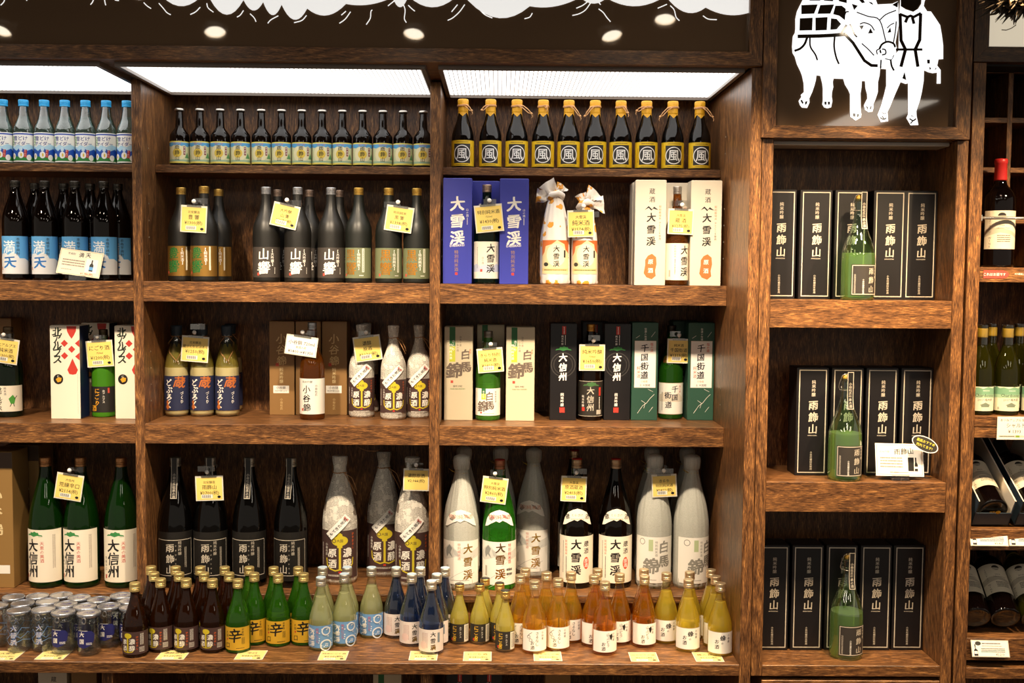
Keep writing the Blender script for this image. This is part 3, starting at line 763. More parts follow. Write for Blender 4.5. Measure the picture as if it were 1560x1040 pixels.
# 5 frosted black 720
def k720(lb, W_, H_, z0, bodymat, capmat, R=.0400, H=.283, extra=(), prof=P720, s=S):
    parts = [('bottle_body', body(prof, R, H, bodymat), None), ('cap', screw_cap(R*.37, H*.925, H*.075, capmat), None), ('front_label', lab(lb, W_, H_, s, R, z0), None)]
    return (parts + list(extra), R, H)
frost = paper('#15130f', .42); frostg = paper('#141611', .42)
SEAL = paper('#c24a38')
e = [('R',-8,0,51,45,foil('#b98d45')), ('H','豊',16,11,19,.03,0,paper('#176b2c')), ('H','響',16,31,21,.03,0,paper('#176b2c')), ('V','【純米酒】',30,3,5,5,.01,WH), ('R',35,1,37.5,36,paper('#e6dcc0')), ('R',4,38,7,42,SEAL)]
KIND['houkyou'] = k720(e, 43, 45, .016, frost, metal('#c9a253', .3))
e = [('R',-8,0,51,45,paper('#3b342e')), ('H','山',20,11,19,.04,0,Wt), ('H','響',20,31,21,.03,0,Wt), ('V','【大吟醸】',33,3,5,5,.01,Wt), ('R',10,38,13,42,SEAL), ('M',14,30,16,40,1,1,Wt), ('M',36,30,37.5,40,1,1,Wt)]
KIND['yamahibiki'] = k720(e, 43, 45, .014, frost, metal('#b8b8ba', .28))
KIND['yamahibiki_b'] = k720(e, 43, 45, .014, frost, metal('#8a7668', .4))
e = [('R',-8,0,51,45,paper('#6b7050')), ('H','黒',16,11,18,.02,0,foil('#d08a2a')), ('H','響',16,31,20,.02,0,foil('#d08a2a')), ('V','【特別純米】',29,3,5,5,.01,Wt), ('R',34,1,37.5,36,paper('#d8d6c0')), ('M',35,2,36.6,35,1,1,K), ('R',5,38,8,42,SEAL), ('M',30,40,36,42,1,0,Wt)]
KIND['kokukyou'] = k720(e, 43, 45, .014, frostg, metal('#caa24e', .3))
GRN = glass('#3c8e24', .03, .82); DGR = glass('#0e2a12', .03, .8); AMB = glass('#8a4c12', .03, .8); DAM = glass('#1c0d06', .03, .7)
# 6 daisekkei green 720
e = [('R',-8,0,46,55,CR), ('P',[(-8,36),(2,33),(8,37),(16,34),(25,38),(34,33),(46,37),(46,45),(-8,45)],paper('#c3c7d6')), ('V','大雪渓',24,3,14.5,15,.04,K), ('R',8,41,11.5,45,SEAL), ('V','山の酒',12,22,3.6,4,0,paper('#555555')), ('M',2,8,3.4,40,1,1,K), ('M',33,6,36,30,2,1,K)]
sk = lab([('C',4,6,4.5,6.5,paper('#a32018')), ('M',1,2,7,10,4,0,WH)], 8, 12, S, .0372, .150, 'round_sticker')
KIND['daisekkei'] = k720(e, 38, 55, .016, DGR, metal('#b59a86', .35), R=.0385, H=.296, extra=[('round_sticker', rotmesh(sk, .62), None, 'small red round sticker')])
e = [('R',-8,0,46,55,CR), ('V','大雪渓',27,3,15,16,.04,K), ('V','契約栽培米',12,3,3.4,3.8,.0,paper('#d56a3a')), ('M',11,23,13,46,1,1,K), ('R',2,40,5,50,paper('#b8b0a0')), ('M',36,6,39,44,1,1,paper('#c0603a'))]
KIND['gensshu720'] = k720(e, 37, 55, .016, AMB, metal('#b9b2a8', .3), R=.0350, H=.296)
# 7 kita alps
e = [('R',-8,0,50,40,CR), ('V','北アルプス',14,2,8.6,7.2,.03,paper('#23301c')), ('V','純米酒',22,2,4,4.4,0,K), ('P',[(27,20),(33,14),(37,20),(35,28),(30,28)],paper('#4b9a3a')), ('L',[(31,28),(29,32)],1,K), ('L',[(34,28),(35,32)],1,K), ('L',[(36,20),(39,16)],1,K), ('R',-3,10,0,34,paper('#d8a04a'))]
KIND['kitaalps'] = k720(e, 42, 40, .018, DGR, metal('#6a5a44', .4), R=.041, H=.278)
LG = glass('#4f9a1e', .05, .45)
e = [('R',-6,0,43,40,paper('#1d1b19')), ('V','にごり',14,2,9.5,9.5,.03,paper('#e0a020')), ('H','酒',8,34,11,.03,0,paper('#e0a020')), ('V','北アルプス',24,5,4,4.2,.01,Wt), ('R',30,2,33,10,SEAL)]
KIND['nigori720'] = k720(e, 37, 40, .016, LG, metal('#5a4a38', .4), R=.0365, H=.272)
# 8 doburoku
R, H = .0380, .285
NV = paper('#232a4a')
e = [('R',-8,0,46,54,NV), ('H','蔵',26,10,20,.04,-.15,paper('#c06a2c')), ('V','どぶろく',9,4,13,11.5,.05,Wt), ('V','づくり',29,24,6.5,6.5,.03,Wt), ('P',[(3,41),(6,37),(8,41),(7,44),(10,49),(6,53),(2,49),(5,44)],paper('#c06a2c'))]
cpm = paper('#22303c', .6)
m = MB(); m.lathe([(.0215, H*.72), (.0195, H*.77), (.0170, H*.83), (.0148, H*.87), (.0160, H*.90), (.0182, H*.985), (.0165, H)], cpm, 32, fn=lambda q, t, z: q * (1 + (.06 if z < H*.8 else .03) * math.sin(8*t + 30*z)))
m.bm.verts.ensure_lookup_table()
for v in m.bm.verts:
    if v.co.z < H*.73: v.co.z += .016 * (abs(math.sin(2 * math.atan2(v.co.x, -v.co.y))) - .7)
dcap = m.mesh('paper_cap')
CORD = paper('#a9794a', .7)
m = MB(); m.tube([(.0158*math.sin(t), -.0158*math.cos(t), H*.88) for t in [2*PI*i/18 for i in range(18)]], .0012, CORD, 5, closed=True)
m.tube([(-.006, -.017, H*.88), (-.020, -.026, H*.81), (-.016, -.036, H*.70), (.004, -.040, H*.62), (.001, -.041, H*.59)], .0012, CORD, 5)
m.tube([(.006, -.017, H*.88), (.022, -.026, H*.82), (.020, -.036, H*.72), (.006, -.040, H*.625), (.010, -.041, H*.585)], .0012, CORD, 5)
dcord = m.mesh('cord')
for nm, lv in (('dobu', .56), ('dobu2', .64)):
    KIND[nm] = ([('bottle_body', body(P720[:1] + [(1, .50, 's'), (.95, .58), (.78, .68), (.58, .77), (.43, .86), (.40, .97)], R, H, thin('#f6f4dc', .10)), None),
        ('cloudy_sake', liquid_mesh([(1, .03), (1, .50, 's'), (.95, .58), (.78, .68), (.58, .77)], R, H, lv - .02, paper('#e3d7bd', .4)), 0),
        ('clear_sake', liquid_mesh([(1, .03), (1, .50, 's'), (.95, .58), (.78, .68), (.58, .77), (.43, .86)], R*.985, H, .80, liquid('#f2e896', .35)), 0),
        ('paper_cap', dcap, None), ('cord', dcord, None), ('front_label', lab(e, 38, 54, S, R, .020), None)], R, H)
# 9 otari
e = [('R',-8,0,46,55,Wt), ('H','純米吟醸',13,5,4.2,.01,0,K), ('V','小谷錦',12,10,13.5,14,.04,K), ('V','小谷杜氏',27,9,4.2,4.6,.01,K), ('R',3,46,6,50,SEAL)]
KIND['otari'] = k720(e, 38, 55, .018, AMB, metal('#b0b2b4', .28), R=.0385, H=.300)
# 10 hakuba bottle
GY = paper('#6a5c50')
def hakuba(x, y, k):
    return [('R',x,y,x+7*k,y+8*k,paper('#2a6b3a')), ('R',x,y+8*k,x+7*k,y+17*k,paper('#c9cc3a')), ('V','きらり',x+3.5*k,y+3*k,4.4*k,4*k,.01,WH)]
e = [('R',-8,0,46,42,Wt)] + hakuba(8, 0, 1) + [('H','錦',9,28,19,.06,0,GY), ('H','白',21,12,15,.06,0,GY), ('H','馬',21,26,16,.06,0,GY), ('V','特別純米酒',31,4,3.2,3.6,0,K), ('R',6,36,9,39,SEAL), ('M',12,38,28,39.5,1,0,paper('#3a7a3a'))]
GR2 = glass('#62b836', .03, .8)
KIND['hakuba'] = k720(e, 38, 42, .016, GR2, metal('#8f867c', .35), R=.0385, H=.277)
# 11 daishinshu dark
def pine(cx, cy, k, mt):
    return [('P',[(cx-15*k,cy+2*k),(cx-12*k,cy-1*k),(cx-8*k,cy-1*k),(cx-6*k,cy-4*k),(cx-1*k,cy-4*k),(cx+1*k,cy-6*k),(cx+5*k,cy-4*k),(cx+8*k,cy-4*k),(cx+9*k,cy-1*k),(cx+14*k,cy),(cx+15*k,cy+2*k),(cx+6*k,cy+1*k),(cx,cy+3*k),(cx-7*k,cy+1*k)],mt)]
e = [('R',-8,0,45,55,paper('#28241f')), ('F',-8,0,45,55,.6,SV)] + pine(18, 6, .9, paper('#3f6a3a')) + [('V','大信州',17,9,13,13,.04,paper('#b9b2a4')), ('V','純米吟醸',5,22,4.4,4.8,.01,Wt), ('R',31,10,35,23,RD), ('R',3,41,8,47,RD), ('R',27,45,36,52,paper('#b8b2a6')), ('M',31,25,34,44,1,1,Wt)]
KIND['daishinshu_dark'] = k720(e, 37, 55, .014, DAM, metal('#b9863f', .3), R=.038, H=.300)
# 12 sengoku
e = [('R',-8,0,46,50,Wt), ('F',-8,0,46,50,.7,paper('#b09a7a')), ('P',[(-4,20),(10,14),(20,22),(30,16),(40,24),(40,30),(-4,30)],paper('#ded3bf')), ('H','千',24,10,12,.04,0,paper('#2a2a33')), ('H','国',24,23,12,.04,0,paper('#2a2a33')), ('H','街',13,20,12,.04,0,paper('#2a2a33')), ('H','道',14,35,12,.04,0,paper('#2a2a33')), ('V','塩の道',33,4,3.6,4,0,RD), ('M',2,15,4,44,1,1,K)]
KIND['sengoku'] = k720(e, 38, 50, .016, GRN, metal('#3a342e', .4), R=.0385, H=.296)
sk = lab([('C',6,11,6,11,foil('#d5b04a')), ('O',6,11,4,5,RD)], 12, 22, S, .0345, .158, 'gold_seal')
KIND['sengoku'][0].append(('round_sticker', rotmesh(sk, -.55), None, 'round gold award sticker'))
# 13 newspaper wrapped
def newsprint():
    m, nt, b = new_mat('newsprint'); N = nt.nodes; L = nt.links
    tc = N.new('ShaderNodeTexCoord'); sp = N.new('ShaderNodeSeparateXYZ'); L.new(tc.outputs['Object'], sp.inputs[0])
    at2 = N.new('ShaderNodeMath'); at2.operation = 'ARCTAN2'; L.new(sp.outputs['X'], at2.inputs[0]); L.new(sp.outputs['Y'], at2.inputs[1])
    mu = N.new('ShaderNodeMath'); mu.operation = 'MULTIPLY'; mu.inputs[1].default_value = .035; L.new(at2.outputs[0], mu.inputs[0])
    cb = N.new('ShaderNodeCombineXYZ'); L.new(mu.outputs[0], cb.inputs['X']); L.new(sp.outputs['Z'], cb.inputs['Y'])
    def fract(src, k):
        a = N.new('ShaderNodeMath'); a.operation = 'MULTIPLY'; a.inputs[1].default_value = k; L.new(src, a.inputs[0])
        f = N.new('ShaderNodeMath'); f.operation = 'FRACT'; L.new(a.outputs[0], f.inputs[0]); return f.outputs[0]
    rows = N.new('ShaderNodeMath'); rows.operation = 'GREATER_THAN'; rows.inputs[1].default_value = .5; L.new(fract(sp.outputs['Z'], 240), rows.inputs[0])
    ns = N.new('ShaderNodeTexNoise'); ns.inputs['Scale'].default_value = 700; L.new(cb.outputs[0], ns.inputs['Vector'])
    g = N.new('ShaderNodeMath'); g.operation = 'GREATER_THAN'; g.inputs[1].default_value = .47; L.new(ns.outputs['Fac'], g.inputs[0])
    big = N.new('ShaderNodeTexNoise'); big.inputs['Scale'].default_value = 45; L.new(cb.outputs[0], big.inputs['Vector'])
    bg2 = N.new('ShaderNodeMath'); bg2.operation = 'GREATER_THAN'; bg2.inputs[1].default_value = .42; L.new(big.outputs['Fac'], bg2.inputs[0])
    a1 = N.new('ShaderNodeMath'); a1.operation = 'MULTIPLY'; L.new(rows.outputs[0], a1.inputs[0]); L.new(g.outputs[0], a1.inputs[1])
    a2 = N.new('ShaderNodeMath'); a2.operation = 'MULTIPLY'; L.new(a1.outputs[0], a2.inputs[0]); L.new(bg2.outputs[0], a2.inputs[1])
    hd = N.new('ShaderNodeTexVoronoi'); hd.inputs['Scale'].default_value = 34; hd.distance = 'CHEBYCHEV'; L.new(cb.outputs[0], hd.inputs['Vector'])
    h1 = N.new('ShaderNodeSeparateColor'); L.new(hd.outputs['Color'], h1.inputs[0])
    h2 = N.new('ShaderNodeMath'); h2.operation = 'GREATER_THAN'; h2.inputs[1].default_value = .985; L.new(h1.outputs[0], h2.inputs[0])
    mx = N.new('ShaderNodeMix'); mx.data_type = 'RGBA'; mx.inputs['A'].default_value = lin('#e2dccf'); mx.inputs['B'].default_value = lin('#6a625a')
    L.new(a2.outputs[0], mx.inputs['Factor'])
    m2 = N.new('ShaderNodeMix'); m2.data_type = 'RGBA'; m2.inputs['B'].default_value = lin('#75685c'); L.new(mx.outputs['Result'], m2.inputs['A']); L.new(h2.outputs[0], m2.inputs['Factor'])
    L.new(m2.outputs['Result'], b.inputs['Base Color']); b.inputs['Roughness'].default_value = .7
    return m
NEWS = newsprint()
def wrap_lathe(prof, R, H, mat, seg=64, amp=.03, freq=17, seed=0, off=.0012):
    rr = random.Random(seed); ph = [rr.uniform(0, 6.28) for _ in range(4)]
    def fn(q, t, z):
        u = z / H
        a = amp * (.25 + .75 * max(0, min(1, (u - .42) / .4)))
        if u < .04: a = amp * .9
        return (q + off) * (1 + a * (.5*math.sin(freq*t + ph[0] + 3*u) + .35*math.sin(freq*.6//1*t + ph[1] + 9*u) + .3*math.sin(3*t + ph[2] + 12*u)))
    m = MB(); pts = [(p[0]*R, p[1]*H) + tuple(p[2:]) for p in prof]
    m.lathe([(R*.9, 0.0)] + smooth_prof(pts, 5), mat, seg, fn=fn)
    return m.mesh('wrap')
YM = paper('#d3c02c'); BRN = paper('#4a3431')
def noujun(W_, H_):
    k = W_ / 54.0; u = lambda *a: [q * k for q in a]; cx = W_/2 + 2*k
    return [('R',-9*k,0,W_+9*k,H_,BRN), ('C',*u(29,16,13,8),YM), ('P',[(25*k,6*k),(29*k,3*k),(33*k,6*k),(33*k,27*k),(25*k,27*k)],YM), ('O',*u(20,16,2.2,3.2),BRN), ('H','大国',*u(29,16,5.2),.02,0,BRN),
            ('R',27.4*k,24*k,30.8*k,60*k,YM), ('L',[(x*k, y*k) for x, y in ((7,44),(8,54),(13,60),(22,63),(29,61),(36,63),(45,60),(50,54),(51,44))],2*k,YM),
            ('V','原酒',17*k,27*k,16*k,17*k,.06,Wt), ('V','濃醇',41*k,27*k,16*k,17*k,.06,Wt), ('V','ひやおろし',51*k,4*k,5*k,5.4*k,.03,paper('#d8622a')), ('V','小谷杜氏',7*k,20*k,4.6*k,5*k,.02,Wt), ('R',27*k,64*k,31*k,67*k,RD), ('M',10*k,69*k,46*k,72*k,2,0,Wt), ('M',-4*k,20*k,-1*k,56*k,1,1,Wt)]
STRIP = [('R',0,0,44,13,WH), ('H','こもてきた地酒',19,6.5,6.0,.02,0,K), ('V','原酒',39,2,4.6,4.8,.01,RD)]
def strip_mesh(R, z, s, ang=-.80, width=44):
    me = flat(STRIP, 44, 13, s, None, 'diagonal_strip')
    ca, sa = math.cos(-ang), math.sin(-ang)
    bm = bmesh.new(); bm.from_mesh(me)
    for kk in range(-8, 9): bmesh.ops.bisect_plane(bm, geom=bm.verts[:] + bm.edges[:] + bm.faces[:], plane_co=(kk*.005, 0, 0), plane_no=(1, 0, 0))
    for v in bm.verts:
        u, zz, lay = v.co.x, v.co.z - 6.5*s, -v.co.y
        u2, z2_ = ca*u - sa*zz, sa*u + ca*zz
        a = u2 / R; Rz = R * (1 - max(0, (z2_)) * 2.2) + .0022 + lay
        v.co = (Rz*math.sin(a), -Rz*math.cos(a), z + z2_)
    bm.to_mesh(me); bm.free(); return me
for nm, R, H, prof, sc_, lw_, lh_, lz in (('news720', .0385, .292, P720, S, 40, 52, .022), ('news1800', .0530, .400, P1800, S, 54, 76, .020)):
    pr = prof[:-1] + [(.40, .955), (.42, .99, 's'), (.36, 1.0)]
    wm = wrap_lathe(pr, R, H, NEWS, 72, .045, 19, seed=int(R*1e4))
    m = MB(); rz = R * .42; m.tube([(rz*math.sin(t), -rz*math.cos(t), H*.868 + .001*math.sin(3*t)) for t in [2*PI*i/20 for i in range(20)]], .0014, CORD, 5, closed=True)
    m.tube([(rz*.7, -rz*.8, H*.868), (R*.75, -R*.5, H*.83), (R*.95, -R*.55, H*.77), (R*1.02, -R*.4, H*.73)], .0012, CORD, 5)
    m.tube([(rz*.7, -rz*.8, H*.868), (R*.62, -R*.62, H*.80), (R*.86, -R*.62, H*.74), (R*.98, -R*.5, H*.70)], .0012, CORD, 5)
    KIND[nm] = ([('newspaper_wrap', wm, None), ('cord', m.mesh('cord'), None), ('front_label', lab(noujun(lw_, lh_), lw_, lh_, sc_, R + .0028, lz), None), ('diagonal_strip', strip_mesh(R + .004, lz + lh_*sc_ + (.012 if R > .05 else .010), S * (1.0 if R > .05 else .92)), None, 'white diagonal paper strip')], R * 1.10, H)
# 14 blossom cloth wrapped
def blossom():
    m, nt, b = new_mat('blossom_paper'); N = nt.nodes; L = nt.links
    tc = N.new('ShaderNodeTexCoord'); v = N.new('ShaderNodeTexVoronoi'); v.inputs['Scale'].default_value = 34; v.inputs['Randomness'].default_value = 1
    dn = N.new('ShaderNodeTexNoise'); dn.inputs['Scale'].default_value = 90
    ad = N.new('ShaderNodeVectorMath'); ad.operation = 'MULTIPLY_ADD'; ad.inputs[1].default_value = (.012,) * 3
    L.new(tc.outputs['Object'], dn.inputs['Vector']); L.new(dn.outputs['Color'], ad.inputs[0]); L.new(tc.outputs['Object'], ad.inputs[2]); L.new(ad.outputs[0], v.inputs['Vector'])
    lt = N.new('ShaderNodeMath'); lt.operation = 'LESS_THAN'; lt.inputs[1].default_value = .36; L.new(v.outputs['Distance'], lt.inputs[0])
    sep = N.new('ShaderNodeSeparateColor'); L.new(v.outputs['Color'], sep.inputs[0])
    g = N.new('ShaderNodeMath'); g.operation = 'GREATER_THAN'; g.inputs[1].default_value = .25; L.new(sep.outputs[0], g.inputs[0])
    mu = N.new('ShaderNodeMath'); mu.operation = 'MULTIPLY'; L.new(lt.outputs[0], mu.inputs[0]); L.new(g.outputs[0], mu.inputs[1])
    mx = N.new('ShaderNodeMix'); mx.data_type = 'RGBA'; mx.inputs['A'].default_value = lin('#ece4dc'); mx.inputs['B'].default_value = lin('#e8a23a'); L.new(mu.outputs[0], mx.inputs['Factor'])
    L.new(mx.outputs['Result'], b.inputs['Base Color']); b.inputs['Roughness'].default_value = .6
    return m
BLO = blossom()
e = [('R',-3,0,43,50,paper('#edd9a6')), ('R',-3,42,43,46,paper('#e9cf8a')), ('C',21,22,15,17,paper('#f3e7cb')), ('P',[(-3,0),(22,0),(14,6),(4,9),(2,18),(-3,24)],paper('#d9763a')), ('P',[(22,0),(43,0),(43,20),(36,14),(34,6)],paper('#c8672e')), ('V','大雪渓',21,8,10.5,11,.04,K), ('R',33,15,36,26,K), ('M',2,43,38,45.5,1,0,K), ('C',5,36,4,3,paper('#3a3a30'))]
def blossom_wrap(R, H, lean):
    pr = [(1.02, .01), (1.06, .08), (1.05, .45, 's'), (.98, .55), (.80, .70), (.60, .82), (.47, .875), (.40, .90)]
    w_ = wrap_lathe(pr, R, H, BLO, 64, .07, 13, seed=3)
    m = MB(); z = H * .905
    m.tube([(-.020, -.004, z - .006), (-.012, -.020, z + .004), (.006, -.024, z + .010), (.020, -.012, z + .004), (.020, .006, z - .004), (.004, .016, z - .008), (-.014, .010, z - .008)], lambda t: .0085 + .002*math.sin(6*t), BLO, 10, closed=True)
    m.tube([(.016, -.010, z + .010), (.022, -.004, z + .024), (.012, 0, z + .026), (.006, 0, z + .010)], .007, BLO, 8)
    def sheet(p0, dx, dz, ww):
        n = 7; g = []
        for i in range(n):
            t = i/(n-1); row = []
            for j in range(5):
                q = j/4 - .5
                row.append(m.bm.verts.new((p0[0] + dx*t + q*ww*(.35+t)*(-dz)*18*.9, p0[1] + .010*math.sin(9*q + 4*t) + .004*math.sin(5*t+j), p0[2] + dz*t + q*ww*(.35+t)*(dx)*18*.9 + .004*math.sin(7*t+3*q))))
            g.append(row)
        m.paint([m.bm.faces.new((g[i][j], g[i][j+1], g[i+1][j+1], g[i+1][j])) for i in range(n-1) for j in range(4)], BLO, True)
    sheet((.002, -.004, z + .006), lean*.030, .036, .055); sheet((.004, .002, z + .004), -lean*.018, .030, .05); sheet((lean*.012, .002, z), lean*.045, .004, .05)
    k = m.mesh('knotted_top')
    return ([('bottle_wrap', w_, None), ('knotted_top', k, None), ('front_label', lab(e, 40, 50, S, R*1.10, .032), None)], R*1.1, H)
KIND['blossom'] = blossom_wrap(.041, .290, -1)
KIND['blossom2'] = blossom_wrap(.036, .262, 1)
# 15 1.8 litre
def k1800(lb, W_, H_, z0, bm_, cm, R=.0525, H=.3975, extra=(), top=None):
    parts = [('bottle_body', body(P1800, R, H, bm_, 36), None), ('cap', screw_cap(R*.325, H*.93, H*.07, cm, top), None), ('front_label', lab(lb, W_, H_, S, R, z0), None)]
    return (parts + list(extra), R, H)
e = [('R',-10,0,66,81,CR)] + pine(22, 8, .95, paper('#3a8a4a')) + [('V','大信州',19,14,22,20,.05,K), ('V','天恵の美酒',35,18,6.4,6.6,.01,RD), ('V','荒練辛口',5,42,5,5.6,0,K), ('R',3,70,7,76,SEAL), ('M',50,8,55,60,3,1,paper('#a09080')), ('M',30,10,36,11,1,0,K)]
KIND['daishinshu1800'] = k1800(e, 56, 81, .020, glass('#1f5c18', .02, .86), metal('#c08a5a', .35))
BD = paper('#1b1917', .4)
e = [('R',-10,0,64,76,BD), ('F',-4,12,58,68,.9,SV), ('V','雨飾山',22,17,15,17,.03,SV), ('V','純米吟醸',37,14,5.4,5.6,0,SV), ('V','あまかざりやま',31,20,2.8,7,.0,SV), ('M',44,24,48,56,2,1,SV)]
me = flat([('R',0,0,10,62,BD), ('F',.4,-2,9.6,61.6,.7,SV), ('V','小谷杜氏伝承の酒',5,24,4.6,4.7,.01,SV)], 10, 62, S, None, 'neck_strip')
bm = bmesh.new(); bm.from_mesh(me)
R, H = .0525, .3975
for kk in range(1, 22): bmesh.ops.bisect_plane(bm, geom=bm.verts[:] + bm.edges[:] + bm.faces[:], plane_co=(0, 0, kk*.006), plane_no=(0, 0, 1))
pf = smooth_prof([(p[0]*R, p[1]*H) for p in P1800], 4)
def rad(z):
    for (ra, za), (rb, zb) in zip(pf, pf[1:]):
        if za <= z <= zb: return ra + (rb-ra)*(z-za)/max(zb-za, 1e-6)
    return pf[-1][0]
for v in bm.verts:
    z = H + .001 - 62*S + v.co.z
    v.co.y = -(max(rad(z), R*.335 if z > H*.9 else 0) + .0012) + (v.co.y + .0002); v.co.z = z
    if v.co.z > H - .002: v.co.z = H + .0005
bm.to_mesh(me); bm.free()
KIND['amakazari1800'] = k1800(e, 54, 76, .022, glass('#0b0908', .03, .6), metal('#c2b9a8', .3), extra=[('neck_strip', me, None, 'black paper strip running over the cap')])
def mount(W_, H_):
    g1 = paper('#b9bab4'); g2 = paper('#8f918c')
    return [('P',[(-8,18),(2,9),(8,5),(14,9),(22,16),(30,10),(40,18),(60,12),(60,26),(40,30),(20,24),(0,30),(-8,26)],paper('#d5d3ca')), ('P',[(2,12),(8,6),(13,11),(10,18),(14,26),(7,20),(3,26),(1,18)],g2), ('P',[(14,12),(20,15),(24,24),(17,22)],g1), ('L',[(0,66),(20,52),(44,40)],.6,g1), ('L',[(10,72),(30,60),(50,50)],.6,g1), ('L',[(30,38),(50,24)],.6,g1)]
def shoulder(z, draw, off=0.0, ww=50, hh=30):
    me = flat(draw, ww, hh, S, None, 'shoulder_label')
    bm = bmesh.new(); bm.from_mesh(me)
    for kk in range(-14, 15): bmesh.ops.bisect_plane(bm, geom=bm.verts[:] + bm.edges[:] + bm.faces[:], plane_co=(kk*.004, 0, 0), plane_no=(1, 0, 0))
    for kk in range(1, 15): bmesh.ops.bisect_plane(bm, geom=bm.verts[:] + bm.edges[:] + bm.faces[:], plane_co=(0, 0, kk*.004), plane_no=(0, 0, 1))
    for v in bm.verts:
        zz = z + v.co.z; Rr = rad(zz); a = v.co.x / max(.032, Rr*1.0); q = Rr - v.co.y + .0006 + off
        v.co = (q*math.sin(a), -q*math.cos(a), zz)
    bm.to_mesh(me); bm.free(); return me
dome = [(0,26),(4,14),(10,6),(18,2),(25,0),(32,2),(40,6),(46,14),(50,26),(44,24),(36,19),(30,16),(25,19),(20,17),(12,21),(5,25)]
SHm = shoulder(.190, [('P',dome,Wt), ('P',[(8,15),(14,8),(18,12),(13,17)],paper('#8a8b88')), ('P',[(28,6),(34,8),(40,15),(33,12)],paper('#8a8b88')), ('H','特別純米酒',25,11,7.2,.02,0,paper('#c8502c'))])
GLD = foil('#c08a2c')
e = [('R',-10,0,62,67,Wt)] + mount(52, 67) + [('H','大',28,10,17,.05,0,paper('#4a3212')), ('H','雪',28,28,18,.05,0,paper('#6a4a1c')), ('H','渓',28,50,18,.05,0,GLD), ('V','特別純米酒',43,3,6,6.4,.01,RD), ('R',2,38,6,54,paper('#b4aea2')), ('M',38,40,48,54,2,0,K)]
KIND['daisekkei1800'] = k1800(e, 52, 67, .018, glass('#3fae24', .02, .84), metal('#b5785a', .35), extra=[('shoulder_label', SHm, None)], top=paper('#a02a20'))
SHk = shoulder(.190, [('P',dome,CR), ('H','蔵',9,13,9,.03,.25,K), ('H','くらざけ',25,10,4.6,.01,0,K), ('H','酒',41,13,9,.03,-.25,K), ('M',15,15,35,17,1,0,paper('#d08050'))])
e = [('R',-10,0,62,73,CR), ('V','大雪渓',24,4,18,20,.06,K), ('V','蔵酒',41,7,10,11,.03,K), ('C',41,42,5,9.5,paper('#d8502c')), ('V','原酒',41,35,7,7,.02,WH), ('V','契約栽培米',8,6,4.4,4.8,.0,paper('#d56a3a')), ('M',7,32,9.5,66,1,1,K), ('M',1,8,3,58,1,1,K)]
KIND['kurazake1800'] = k1800(e, 52, 73, .018, glass('#160c05', .02, .75), metal('#c9a884', .3), extra=[('shoulder_label', SHk, None)], top=paper('#c2261c'))
# 16 tissue wrapped 1.8 litre
def tissue(a):
    m, nt, b = new_mat('tissue_paper'); N = nt.nodes; L = nt.links
    out = N['Material Output']; tr = N.new('ShaderNodeBsdfTransparent'); mx = N.new('ShaderNodeMixShader')
    ns = N.new('ShaderNodeTexNoise'); ns.inputs['Scale'].default_value = 900; tc = N.new('ShaderNodeTexCoord'); L.new(tc.outputs['Object'], ns.inputs['Vector'])
    mr = N.new('ShaderNodeMapRange'); mr.inputs['To Min'].default_value = a - .12; mr.inputs['To Max'].default_value = a + .12; mr.inputs['From Min'].default_value = .35; mr.inputs['From Max'].default_value = .65
    L.new(ns.outputs['Fac'], mr.inputs['Value']); L.new(mr.outputs[0], mx.inputs[0])
    b.inputs['Base Color'].default_value = lin('#ecebe0'); b.inputs['Roughness'].default_value = .5
    L.new(tr.outputs[0], mx.inputs[1]); L.new(b.outputs[0], mx.inputs[2]); L.new(mx.outputs[0], out.inputs[0])
    return m
TIS = tissue(.54)
pr = P1800[:-1] + [(.40, .90), (.44, .95), (.42, .985), (.30, 1.0), (.10, 1.01)]
tw = wrap_lathe(pr, .0525, .412, TIS, 72, .05, 23, seed=5, off=.0022)
m = MB(); rz = .0200; m.tube([(rz*math.sin(t), -rz*math.cos(t), .3590) for t in [2*PI*i/20 for i in range(20)]], .0012, foil('#c9a23a'), 5, closed=True)
m.tube([(-rz*.8, -rz*.5, .359), (-.030, -.012, .366), (-.038, -.010, .372)], .001, foil('#c9a23a'), 5)
tie = m.mesh('gold_tie')
PG = paper('#8d8a80')
e1 = [('R',-9,0,61,67,Wt)] + mount(52, 67) + [('V','大雪渓',38,4,17,20,.05,foil('#cfae5c')), ('V','特別純米酒',24,3,5,5.4,.01,paper('#d89a86')), ('R',2,38,6,54,paper('#c9c4b8')), ('M',4,60,40,62,1,0,PG)]
e2 = [('R',-9,0,61,72,Wt), ('O',6,8,4,5,PG), ('H','白',42,16,21,.07,0,PG), ('H','馬',42,38,22,.07,0,PG), ('H','錦',20,46,28,.07,0,PG), ('R',17,4,24,22,paper('#b9c79a')), ('V','特別純米酒',29,6,4.4,5,0,PG), ('M',12,66,30,68,1,0,PG)]
inn = body(P1800, .0505, .3975, glass('#5aa84a', .03, .9), 30)
SHt = shoulder(.192, [('P',dome,Wt), ('P',[(8,15),(14,8),(18,12),(13,17)],PG), ('P',[(28,6),(34,8),(40,15),(33,12)],PG), ('H','特別純米酒',25,11,7.2,.02,0,paper('#d89a80'))], .0042)
KIND['tissue_a'] = ([('shoulder_label', SHt, None), ('bottle_body', inn, None), ('tissue_wrap', tw, None), ('gold_tie', tie, None), ('front_label', lab(e1, 52, 67, S, .0525 + .0030, .022), None)], .056, .412)
KIND['tissue_b'] = ([('bottle_body', inn, None), ('tissue_wrap', tw, None), ('gold_tie', tie, None), ('front_label', lab(e2, 52, 72, S, .0525 + .0030, .020), None)], .056, .412)
